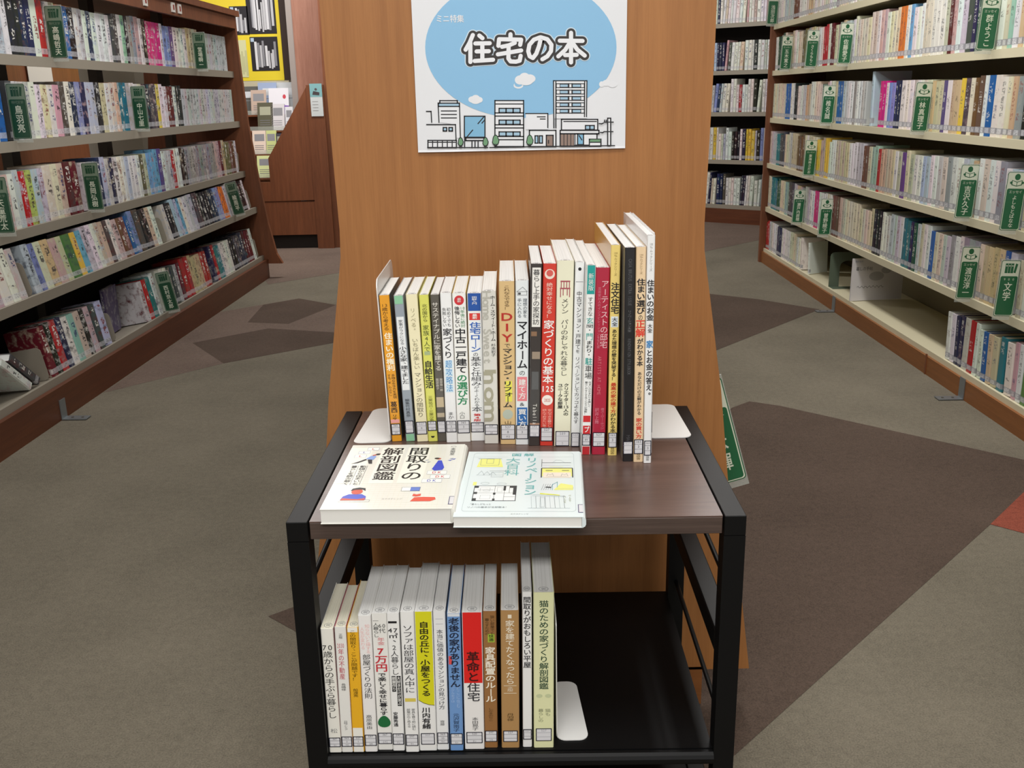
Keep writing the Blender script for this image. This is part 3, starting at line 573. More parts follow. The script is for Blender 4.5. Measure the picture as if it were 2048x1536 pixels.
# --- far bookcase
poolB = ['white']*14+['silver', 'pink', 'black', 'navy', 'paleblue', 'yellow', 'periwinkle', 'red', 'charcoal', 'cream']
for k in range(5):
    nL += fill_row(BC, BB[k], rowname[k]+' shelf, far bookcase', -.62, .60, 1, [], poolB, [], [], 0, .225, (.015, .030), lambda i, a: ('hardcover_book', 'book'), .07, ('book', 'tower side'), 310+k, .4, UL,
                   'books on the '+rowname[k]+' shelf of the far bookcase', dd=.16, hvar=.026)
print('SHELF BOOKS', nL)
# ------------------------------------------------------------------ the trolley
TX, TY, TW, TD, TB, TH, TL = -.255, .9802, .5116, .3935, .0242, .58, .2722
CT = empty('book_trolley', (TX, TY, 0), -.0129, label='black metal book trolley with dark walnut top shelf and black lower shelf', cat='trolley')
for sx, (x0, x1) in enumerate(((0, TB), (TW-TB, TW))):
    nmz = ('front_post', 'rear_post')
    for y0, nm in ((0, 'post'), (TD-TB, 'post')): MB().box(x0, x1, y0, y0+TB, .055, TH-TB, BLACK).build(nm, CT)
    MB().box(x0, x1, 0, TD, TH-TB, TH, BLACK, bev=.0008).build('top_rail', CT)
    MB().box(x0, x1, TB, TD-TB, .395, .423, BLACK, bev=.0015).build('side_rail', CT)
    cx = (x0+x1)/2
    for zz in (.484, .300): MB().rod((cx, TB-.002, zz), (cx, TD-TB+.002, zz), .0032, BLACK).build('side_rod', CT)
    MB().box(x0, x1, TB, TD-TB, .10, .124, BLACK, bev=.0015).build('side_rail', CT)
    for y0 in (0, TD-TB):
        c = MB(); c.rod((cx-.009, y0+TB/2+.008, .024), (cx+.009, y0+TB/2+.008, .024), .024, mat('black_rubber', (24, 24, 24), .7), 18); w_ = c.build('caster_wheel', CT)
        MB().box(cx-.013, cx-.0105, y0, y0+TB+.006, .02, .056, STEELD).box(cx+.0105, cx+.013, y0, y0+TB+.006, .02, .056, STEELD).box(cx-.013, cx+.013, y0, y0+TB+.006, .0545, .057, STEELD).build('caster_fork', CT)
tp = MB().box(TB+.002, TW-TB-.002, .001, TD-.002, TH-.0215, TH-.0015, WOODEDGE, bev=.0006); tp.build('top_shelf_core', CT)
MB().box(TB+.002, TW-TB-.002, .0012, TD-.002, TH-.0014, TH, WOODTOP).build('top_shelf_surface', CT)
lw = MB(); lw.box(TB, TW-TB, .008, TD-.004, TL-.010, TL, BLACK); lw.build('lower_shelf', CT)
MB().rod((TB, .004, TL-.0092), (TW-TB, .004, TL-.0092), .0085, BLACK, 12).build('front_tube', CT)
MB().box(TB, TW-TB, TD-TB, TD, .10, .124, BLACK).build('rear_rail', CT)
MB().box(TB, TW-TB, .02, TD-TB, .112, .12, BLACK).build('bottom_tray', CT)
CM = Matrix.Translation((TX, TY, 0)) @ Matrix.Rotation(-.0129, 4, 'Z')
# ------------------------------------------------------------------ bookends
def bookend(x, y, z, side, base_w, base_d, ph, pd, label, taper=0., lean=0.):
    e = empty('bookend', (x, y, z), 0, label=label, cat='bookend', group='white steel bookends on the trolley')
    e.rotation_euler = (0, lean, 0)
    MB().prism(rrect(0, pd, 0, ph, .014, 6), 0, .0012, WHITEM, 'x').build('upright_plate', e)
    r = rrect(-base_w, .001, 0, base_d, .012, 6) if side < 0 else rrect(0, base_w, 0, base_d, .012, 6)
    r = [(a+(taper*b/base_d if (a*side > base_w*.5) else 0), b) for a, b in r]
    MB().prism(r, .0002, .0014, WHITEM, 'z').build('foot_plate', e); return e
bookend(-.1675, 1.232, .5802, -1, .052, .150, .224, .175, 'white steel bookend at the orange paperback end of the upper row', .010, -.03)
bookend(.1815, 1.226, .5802, 1, .062, .145, .19, .145, 'white steel bookend beyond the tallest white book of the upper row', -.002)
bookend(.0455, 1.00, .2724, 1, .040, .122, .165, .125, 'white steel bookend beside the pale yellow book on the lower shelf', -.008)
# ------------------------------------------------------------------ the books on the trolley
def label_mesh(mb, wd, z0, z1, rows, fn, faint=False, d0=.0006, wf=.94):
    W_ = mat('sticker_paper', (222, 222, 226), .35); K = mat('sticker_frame', (24, 26, 44), .4); T = mat('sticker_faint', (140, 140, 150), .4) if faint else mat('sticker_ink', (48, 48, 58), .4)
    a, b = wd*(1-wf)/2, wd*(1+wf)/2; q = .0011
    poly(mb, rrect(a, b, z0, z1, .0006, 2), K, fn, d0)
    poly(mb, rrect(a+q, b-q, z0+q, z1-q, .0005, 2), W_, fn, d0+.0001)
    n = len(rows); h_ = (z1-z0)/n
    for i, r_ in enumerate(rows):
        if i: line(mb, (a, z1-h_*i), (b, z1-h_*i), .0004, T, fn, d0+.0002)
        if r_: g = min(h_*.62, (b-a)/len(r_)*1.0); htext(mb, r_, (a+b)/2-g*.62*len(r_)/2, (a+b)/2+g*.62*len(r_)/2, z1-h_*(i+.5), g*1.15, T, fn, .01, d0+.0002)
def trolley_book(x, y, z, w_, d_, h_, lean, base, label, runs=(), bands=(), rows=('', '', ''), cov=None, paper=None, lz=(.045, .13), faint=False, extra=None, side=None, lw=.94, stamp=True):
    e = empty('paperback_book', (x, y, z+w_*max(0, math.sin(lean))), 0, label=label, cat='book'); e.rotation_euler = (0, lean, 0)
    cm = mat('glossy_book_cover', hx(base), .32, coat=.5); sm = mat('glossy_book_cover', hx(side), .32, coat=.5) if side else cm
    c = MB(); t = .0005; r = .0016; P = [(0, d_), (0, r), (r*.3, r*.3), (r, 0), (w_-r, 0), (w_-r*.3, r*.3), (w_, r), (w_, d_)]; Q = [(t, d_), (t, r), (r*.5, r*.7), (r, t), (w_-r, t), (w_-r*.5, r*.7), (w_-t, r), (w_-t, d_)]
    n = 8
    for i in range(n-1):
        vs = [(*P[i], 0), (*P[i+1], 0), (*P[i+1], h_), (*P[i], h_), (*Q[i], 0), (*Q[i+1], 0), (*Q[i+1], h_), (*Q[i], h_)]
        c.add(vs, [(0, 1, 2, 3), (7, 6, 5, 4), (3, 2, 6, 7), (0, 4, 5, 1)]+([(0, 3, 7, 4)] if i == 0 else [])+([(1, 5, 6, 2)] if i == n-2 else []), sm if i in (0, 6) else cm)
    fn = lambda a, b, dd: (a, -.00012-dd*.3, b)
    for b_ in bands:   # (top fraction, bottom fraction, colour[, x0, x1])
        x0, x1 = (b_[3], b_[4]) if len(b_) > 3 else (.0, 1.)
        poly(c, [(max(r*.6, w_*x0), h_*(1-b_[1])), (min(w_-r*.6, w_*x1), h_*(1-b_[1])), (min(w_-r*.6, w_*x1), h_*(1-b_[0])), (max(r*.6, w_*x0), h_*(1-b_[0]))], ink(b_[2]), fn, .0001)
    for s_, cl, a, b, cx, gw, *o_ in runs:
        bo = o_[0] if o_ else 0.
        if s_.startswith('>'):   # latin run laid on its side, reading downwards
            s_ = s_[1:]; L = h_*(b-a); p = L/len(s_)
            for i, ch in enumerate(s_): put_glyph(c, ch, w_*cx, h_*(1-a)-(i+.5)*p, w_*gw, p*1.55 if len(o_) < 2 else p*o_[1], ink(cl), (lambda u, v, dd: (u, -.00012-dd*.3, v)), bo, 0, -math.pi/2, .0004)
        else: vtext(c, s_, w_*cx, h_*(1-a), h_*(1-b), w_*gw, ink(cl), fn, bo, .0004)
    if extra: extra(c, fn, w_, h_)
    c.build('cover', e, fix=False)
    pg = MB(); pg.box(t*1.2, w_-t*1.2, t*2, d_-.001, .0006, h_-.0012, paper or PAPER); pb = pg.build('page_block', e)
    if stamp:
        sm_ = MB(); f3 = lambda a, b, dd: (a, b, h_-.0011+dd*.1); ci = mat('stamp_ink', (120, 120, 128), .6)
        pl = ngon(w_/2, .010, min(.0055, w_*.3), .0048, 16); pline(sm_, pl, .0005, ci, f3, .0002, True); put_glyph(sm_, '図', w_/2, .010, .005, .005, ci, f3, 0, 0, 0, .0003)
        sm_.build('ownership_stamp', e, fix=False)
    lb = MB(); label_mesh(lb, w_, h_*lz[0], h_*lz[1], rows, fn, faint, wf=lw); lb.build('call_number_label', e, fix=False)
    return e
K_ = '1c1c22'; WH = 'f2f2ee'
def icon(shape, cl, cx, cy, r, dd=.0002):
    def f(c, fn, w_, h_):
        if shape == 'disc': poly(c, ngon(w_*cx, h_*(1-cy), w_*r, w_*r, 22), ink(cl), fn, dd)
    return f
def xs(*fs):
    def f(c, fn, w_, h_):
        for g in fs: g(c, fn, w_, h_)
    return f
def txt(s_, cl, a, b, cx, gw, bo=0.):
    def f(c, fn, w_, h_): vtext(c, s_, w_*cx, h_*(1-a), h_*(1-b), w_*gw, ink(cl), fn, bo, .0009)
    return f
def chair_icon(c, fn, w_, h_):
    m_ = ink('a8505c'); u = w_*.1; cx = w_*.5; y = h_*.86
    for k in (-2.6, -1, .6, 2.2): poly(c, [(cx+u*k, y), (cx+u*(k+.5), y), (cx+u*(k+.5), y+u*3.4), (cx+u*k, y+u*3.4)], m_, fn, .0003)
    poly(c, [(cx-u*2.8, y+u*3.4), (cx+u*2.9, y+u*3.4), (cx+u*2.9, y+u*4.2), (cx-u*2.8, y+u*4.2)], m_, fn, .0003); poly(c, [(cx-u*3, y-u*.8), (cx+u*3, y-u*.8), (cx+u*3, y), (cx-u*3, y)], m_, fn, .0003)
    for k in (-2.9, 2.4, -1.4, 1.0): poly(c, [(cx+u*k, y-u*(5.6 if abs(k) > 2 else 4.6)), (cx+u*(k+.5), y-u*(5.6 if abs(k) > 2 else 4.6)), (cx+u*(k+.5), y-u*.8), (cx+u*k, y-u*.8)], m_, fn, .0003)
def yellow_edge(c, fn, w_, h_):
    cv = [(.07, .3725), (.35, .352), (.65, .340), (.94, .336)]
    poly(c, [(w_*u, h_*v) for u, v in [(.07, .376)]+cv+[(.94, .376)]], ink('dcd81e'), fn, .0002)
    pline(c, [(w_*u, h_*v) for u, v in cv], .0006, ink('2a2a20'), fn, .0006)
def pot(c, fn, w_, h_): poly(c, [(w_*.5+w_*.42*math.cos(t_)*(1-.25*math.sin(t_)), h_*.215+w_*.46*math.sin(t_)) for t_ in [k*.314 for k in range(20)]], ink('1a6a3a'), fn, .0006)
def house(c, fn, w_, h_):
    k = mat('grey_print', (80, 80, 84), .5); q = lambda u, v: (w_*u, h_*v)
    pline(c, [q(.15, .915), q(.15, .935), q(.85, .935), q(.85, .915), q(.15, .915)], .0004, k, fn, .0003); pline(c, [q(.1, .935), q(.55, .962), q(.9, .935)], .0004, k, fn, .0003)
    poly(c, [q(.2, .918), q(.4, .918), q(.4, .93), q(.2, .93)], k, fn, .0003)
def smile(c, fn, w_, h_): poly(c, [(w_*.5+w_*.2*math.cos(t_), h_*.038+w_*.2*math.sin(t_)) for t_ in [math.pi+math.pi*k/8 for k in range(9)]], ink(K_), fn, .0003)
def cat_(c, fn, w_, h_):
    for sx in (.28, .72): poly(c, ngon(w_*sx, h_*.345, w_*.16, w_*.11, 12), ink('c8cfa4'), fn, .0002)
B = trolley_book
Z = TH+.0003
# upper row
up = [
 (-.1655, 1.236, .0128, .135, .203, -.030, 'eba32a', 'orange-yellow paperback beside the white bookend in the upper row', [('{13}歳から考える', '5a3a10', .055, .235, .45, .60), ('住まいの権利', 'fff6da', .25, .51, .55, .82, .03), ('多様な生き方を実現', '4a3210', .53, .70, .70, .42), ('する「家」のはなし', '4a3210', .53, .68, .28, .36), ('葛西', K_, .72, .80, .5, .72, .02), ('リサ', K_, .81, .85, .5, .5, .02)], [(.845, .87, 'f0a8a4')], ('365', '', 'カサ'), dict(side='5f6d68', lz=(.045, .125))),
 (-.1465, 1.236, .0120, .139, .202, -.030, '9aa4ae', 'blue-grey paperback with mint green ends in the upper row', [('家事がラクになる', '3a4048', .16, .33, .5, .5), ('小さな家、建てました', K_, .34, .60, .5, .80, .02), ('編集竹村真奈', '30343c', .70, .83, .5, .5)], [(0, .055, '8fcaa2'), (.95, 1, '8fcaa2'), (.14, .64, 'eceff0', .12, .88)], ('365', '', ''), dict(faint=True, lz=(.055, .145))),
 (-.1310, 1.233, .0140, .133, .204, -.026, 'f4ecc6', 'pale cream-yellow paperback with faint lettering in the upper row', [('リノベる。', 'a49c78', .09, .25, .5, .5), ('いちばん楽しい', '8c8668', .29, .50, .5, .55), ('マンションの間取り', '6c6858', .52, .83, .5, .62)], [], ('527', '8', ''), dict(faint=True, lz=(.05, .14))),
 (-.1155, 1.233, .0118, .140, .203, -.018, 'dfe06a', 'yellow-green paperback with black title in the upper row', [('北の国から', '2c2c10', .06, .18, .5, .55), ('家族{4}人で', '44522a', .20, .38, .5, .68), ('自給生活', K_, .44, .63, .5, .85, .03), ('三栗祐己・三栗沙恵', '6a6a30', .68, .86, .5, .5)], [(.375, .40, 'a8b88a', .2, .8)], ('611', '', 'ミク'), dict(lz=(.075, .145), extra=smile)),
 (-.1025, 1.233, .0112, .134, .203, -.010, '5c5850', 'dark olive-grey paperback with white title in the upper row', [('サステイナブルに家を建てる', 'eeeae0', .05, .51, .5, .80), ('服部雄一郎', 'd8d2c4', .56, .65, .74, .36), ('服部麻子', 'd8d2c4', .56, .64, .3, .36)], [(.69, .76, 'c8b898', .05, .95), (.80, .83, 'c0b298')], ('527', '', ''), dict(faint=True, lz=(.06, .145))),
 (-.0905, 1.228, .0132, .125, .206, -.003, 'f3f4f4', 'white paperback with light blue keyword boxes in the upper row', [('初めてでも', '303030', .095, .22, .70, .38), ('失敗しない', '303030', .095, .22, .30, .38), ('家づくり', K_, .23, .43, .5, .86, .02), ('超攻略法', '2a86c8', .44, .655, .5, .62), ('まか', K_, .79, .84, .5, .55)], [(.44, .49, 'd4eaf6', .15, .85), (.495, .545, 'd4eaf6', .15, .85), (.55, .60, 'd4eaf6', .15, .85), (.605, .655, 'd4eaf6', .15, .85)], ('365', '3', 'マカ'), dict(lz=(.07, .15))),
 (-.0755, 1.229, .0158, .133, .205, .000, 'f4f4f0', 'white paperback with red disc and black green lettering in the upper row', [('{10}年後に絶対', '3a8a5a', .085, .225, .72, .36, .01), ('後悔しない', K_, .085, .225, .32, .40, .02), ('中古一戸建て', K_, .23, .53, .5, .84, .045), ('の選び方', '1f8a58', .535, .745, .5, .82, .03), ('小口', '3a3a3a', .79, .84, .42, .42)], [], ('365', '3', ''), dict(side='e8c860', lz=(.06, .15), extra=xs(icon('disc', 'd0343c', .5, .045, .36), txt('最新', WH, .03, .06, .5, .3)))),
 (-.0575, 1.232, .0175, .132, .204, .006, 'f2f4f4', 'white paperback with royal blue top and pale cyan edge in the upper row', [('図解入門', WH, .02, .075, .5, .38), ('最新', WH, .135, .17, .5, .36, .02), ('住宅ローン', '2c62b8', .19, .39, .5, .80, .04), ('の', '303030', .39, .42, .5, .4), ('基本と仕組み', K_, .42, .62, .5, .78, .01), ('がよーくわかる', '303030', .62, .76, .5, .42), ('本', K_, .76, .80, .5, .8, .01), ('第{4}版', 'd0302c', .81, .865, .5, .55, .03)], [(0, .115, '2454a4'), (.13, .175, 'd83c38', .12, .88)], ('338', '', 'ライン'), dict(lz=(.06, .13))),
 (-.0385, 1.220, .0178, .153, .209, .008, 'dcdad2', 'off-white paperback with large grey latin lettering in the upper row', [('>Home Sweet', 'b8b6ac', .0, .47, .34, .80, .05, 1.7), ('ホーム・スウィート・ホーム', '2a2a2a', .03, .32, .75, .36, .02), ('杉本彩子', '3a3a3a', .335, .42, .75, .34), ('>nom', 'a8a48e', .50, .84, .5, 1.35, .06, 1.7)], [(.505, .53, 'a8a48e', .1, .9)], ('527', '', 'スギ'), dict(lz=(.06, .13))),
 (-.0170, 1.216, .0190, .169, .222, .012, 'dcbc86', 'tan paperback with three large red latin letters in the upper row', [('これならできる！', '5a4020', .025, .17, .5, .42), ('DIY', 'b83028', .18, .37, .5, 1.05, .06), ('で', K_, .37, .40, .5, .42), ('マンション・リフォーム', K_, .40, .77, .5, .66, .03), ('山田', '4a3a20', .85, .90, .5, .5)], [(.60, .73, 'e8e05a', .35, .8)], ('527', '8', 'ヤマ'), dict(lz=(.03, .125), extra=icon('disc', 'b8c0b0', .5, .81, .34))),
 (.0035, 1.213, .0170, .164, .223, .016, 'e8edee', 'white paperback with pink and blue oval title boxes in the upper row', [('理想の家を', '2c3a4c', .105, .22, .72, .34), ('手に入れる', '2c3a4c', .105, .22, .30, .34), ('マイホーム', K_, .235, .53, .5, .86, .035), ('の', K_, .535, .57, .5, .5), ('&', K_, .73, .76, .5, .6)], [(.575, .725, 'e8848c', .12, .88), (.765, .895, '2f6cb0', .10, .90)], ('365', '3', ''), dict(lz=(.035, .125), extra=xs(house, txt('建て方', WH, .59, .715, .5, .6, .02), txt('買い方', WH, .775, .89, .5, .68, .02)))),
 (.0208, 1.208, .0136, .163, .245, .025, '3a3432', 'dark interior-photo paperback with white title slip in the upper row', [('>Tabella', 'e8e4dc', .76, .88, .5, .5, .01)], [(.02, .335, 'eeece6', .14, .88), (.36, .385, '8a6a50', .1, .6), (.47, .51, '9a8a78', .2, .9), (.58, .68, '5c5c5c', .2, .8), (.87, .90, 'b08870')], ('593', '', 'ツホ'), dict(faint=True, lz=(.05, .12), extra=txt('暮らし上手の家探訪', K_, .03, .325, .5, .62, .01))),
 (.0358, 1.207, .0160, .161, .245, .028, 'd23a2c', 'bright red paperback with white title and year badge in the upper row', [('絶対幸せになる！', 'f6d8c8', .10, .29, .5, .50), ('家づくりの基本', WH, .30, .65, .5, .85, .02), ('{125}', WH, .655, .70, .5, .85, .05), ('安心できる暮らしのため', 'f4c0b0', .79, .93, .70, .34), ('読んでおきたい家づくり', 'f4c0b0', .79, .93, .30, .34)], [], ('527', '', ''), dict(lz=(.025, .105), extra=xs(icon('disc', 'f0dcd0', .5, .055, .38), icon('disc', 'd86058', .5, .05, .25, .0006), icon('disc', 'f4ece4', .5, .74, .42, .0003), txt('{2025}', 'c03028', .728, .752, .5, .40, .02)))),
 (.0545, 1.204, .0205, .191, .249, .022, 'ecead0', 'thick ivory paperback with a small red chair drawing in the upper row', [('メゾン　パリのおしゃれな暮らし', '3a3a34', .195, .61, .5, .46), ('クリエイター{15}人の', '1c1c1c', .65, .83, .68, .32, .04), ('ユニークな部屋', '1c1c1c', .65, .79, .32, .32, .04)], [], ('589', '', 'ラ'), dict(faint=True, lz=(.0, .085), lw=.86, extra=chair_icon)),
 (.0765, 1.201, .0108, .213, .247, .026, 'f0f2f2', 'slim white paperback with thin black lettering in the upper row', [('中古マンション・戸建て', '26262a', .15, .46, .5, .62, .01), ('を', '26262a', .46, .48, .5, .5), ('リノベーションしてカッコよく暮らす', '26262a', .50, .87, .5, .60, .01)], [(.10, .102, '60606a', .1, .9)], ('527', '', ''), dict(faint=True, lz=(.0, .08), extra=icon('disc', K_, .5, .035, .18))),
 (.0885, 1.171, .0113, .221, .248, .026, 'f2f4f2', 'white paperback with teal cap and red foot in the upper row', [('すてきな', '303030', .16, .26, .5, .6), ('玄', '25a096', .265, .30, .5, .85), ('関・', '303030', .30, .34, .5, .85), ('門', '25a096', .345, .385, .5, .85), ('まわり・', '202020', .385, .47, .5, .75, .02), ('駐', '25a096', .475, .515, .5, .85, .02), ('車場', '202020', .515, .59, .5, .85, .01), ('住まいの外まわりを美しく', '404040', .60, .74, .72, .34), ('暮らしやすくするアイデアが満載！', '303030', .60, .78, .32, .36, .01)], [(0, .145, '26a09a'), (.785, .82, 'd02c30'), (.84, .885, 'd02c30'), (.955, 1, 'c02830')], ('524', '89', ''), dict(lz=(.05, .115), extra=xs(txt('新装版', WH, .04, .13, .5, .62, .01), txt('プ', WH, .845, .88, .5, .6, .03)))),
 (.1020, 1.170, .0185, .210, .245, .018, 'b01f3c', 'crimson paperback with fine pink lettering in the upper row', [('アーティストの邸宅', 'f2c8cc', .065, .42, .66, .58), ('芸術家{30}人のインスピレーションを生む家', 'd88090', .10, .42, .28, .24), ('>ARTISTS AT HOME', 'd8707c', .46, .67, .40, .36), ('者スージー・ホッジ', 'd88090', .74, .86, .72, .3), ('訳井上舞', 'd88090', .74, .83, .3, .34)], [], ('527', '', 'ホラ'), dict(lz=(.045, .125))),
 (.1222, 1.166, .0112, .227, .273, .006, 'f0d67e', 'light yellow large paperback with black and red lettering in the upper row', [('{100}％ムックシリーズ', '806a30', .03, .14, .5, .34), ('注文住宅', K_, .17, .315, .5, .90, .05), ('あなた理想の壁を突破する！', '2a2410', .385, .63, .5, .54, .03), ('最高の家の建て方', 'c83a20', .64, .79, .5, .62, .03), ('がわかる本', '2a2410', .79, .885, .5, .60, .03), ('晋遊舎', '6a5a30', .96, .995, .5, .5)], [(.325, .375, 'e4ecf0', .12, .88)], ('365', '3', ''), dict(side='d8a850', lz=(.04, .115), extra=txt('大全', K_, .33, .372, .5, .6, .02))),
 (.1390, 1.144, .0122, .230, .273, -.003, '17171a', 'black large paperback with dim lettering in the upper row', [('>CASA BRUTUS EXTRA ISSUE', '5c5c60', .05, .26, .5, .45), ('リノベーション大全', '77777a', .28, .38, .5, .38), ('>RENOVATION STYLEBOOK', '5c5c60', .41, .58, .5, .42), ('>MAG', '4c4c50', .87, .91, .5, .5)], [], ('527', '', ''), dict(side='8c8c88', faint=True, lz=(.035, .10))),
 (.1525, 1.141, .0112, .214, .274, -.004, 'ecd0a8', 'peach-beige large paperback with black title and red keyword in the upper row', [('{100}％ムックシリーズ', '907850', .03, .12, .5, .34), ('住まい選び', K_, .14, .30, .5, .88, .045), ('の', K_, .30, .33, .5, .5), ('正解', 'e03c2c', .325, .405, .5, 1.0, .06), ('がわかる本', K_, .41, .54, .5, .66, .03), ('あなただけの正解がわかる', K_, .565, .77, .5, .46, .02), ('家の買い方', 'd84030', .785, .885, .5, .66, .03), ('晋遊舎', '6a5a30', .955, .99, .5, .5)], [], ('365', '3', ''), dict(lz=(.04, .112))),
 (.1648, 1.137, .0092, .240, .288, -.004, 'f3f4f4', 'tall white paperback with black and blue lettering near the upper row end', [('{100}％ムックシリーズ', '808080', .03, .15, .5, .36), ('住まいのお金', K_, .185, .36, .5, .95, .05), ('家', '2c84c4', .445, .48, .5, .9, .04), ('とお金の答え。', K_, .485, .70, .5, .85, .03), ('晋遊舎', '606060', .96, .99, .5, .5)], [], ('365', '3', ''), dict(side='eef0f6', lz=(.035, .105), extra=txt('大全', K_, .372, .412, .5, .62, .02))),
 (.1757, 1.171, .0044, .217, .286, -.008, 'f0f0f2', 'very thin white booklet at the end of the upper row', [], [], ('', ''), dict(lz=(.10, .20), stamp=False)),
]
for i, (x, y, w_, d_, h_, lean, base, lb, runs, bands, rows, kw) in enumerate(up):
    if i+1 < len(up): g_ = up[i+1][0]-x; w_ = g_-.0003 if g_ < w_+.0032 else w_*1.05; w_ = min(w_, g_-.0002-h_*max(0, lean-up[i+1][5]))
    B(x, y, Z, w_, d_, h_, lean, base, lb, runs, bands, rows, **kw)
Z2 = TL+.0003
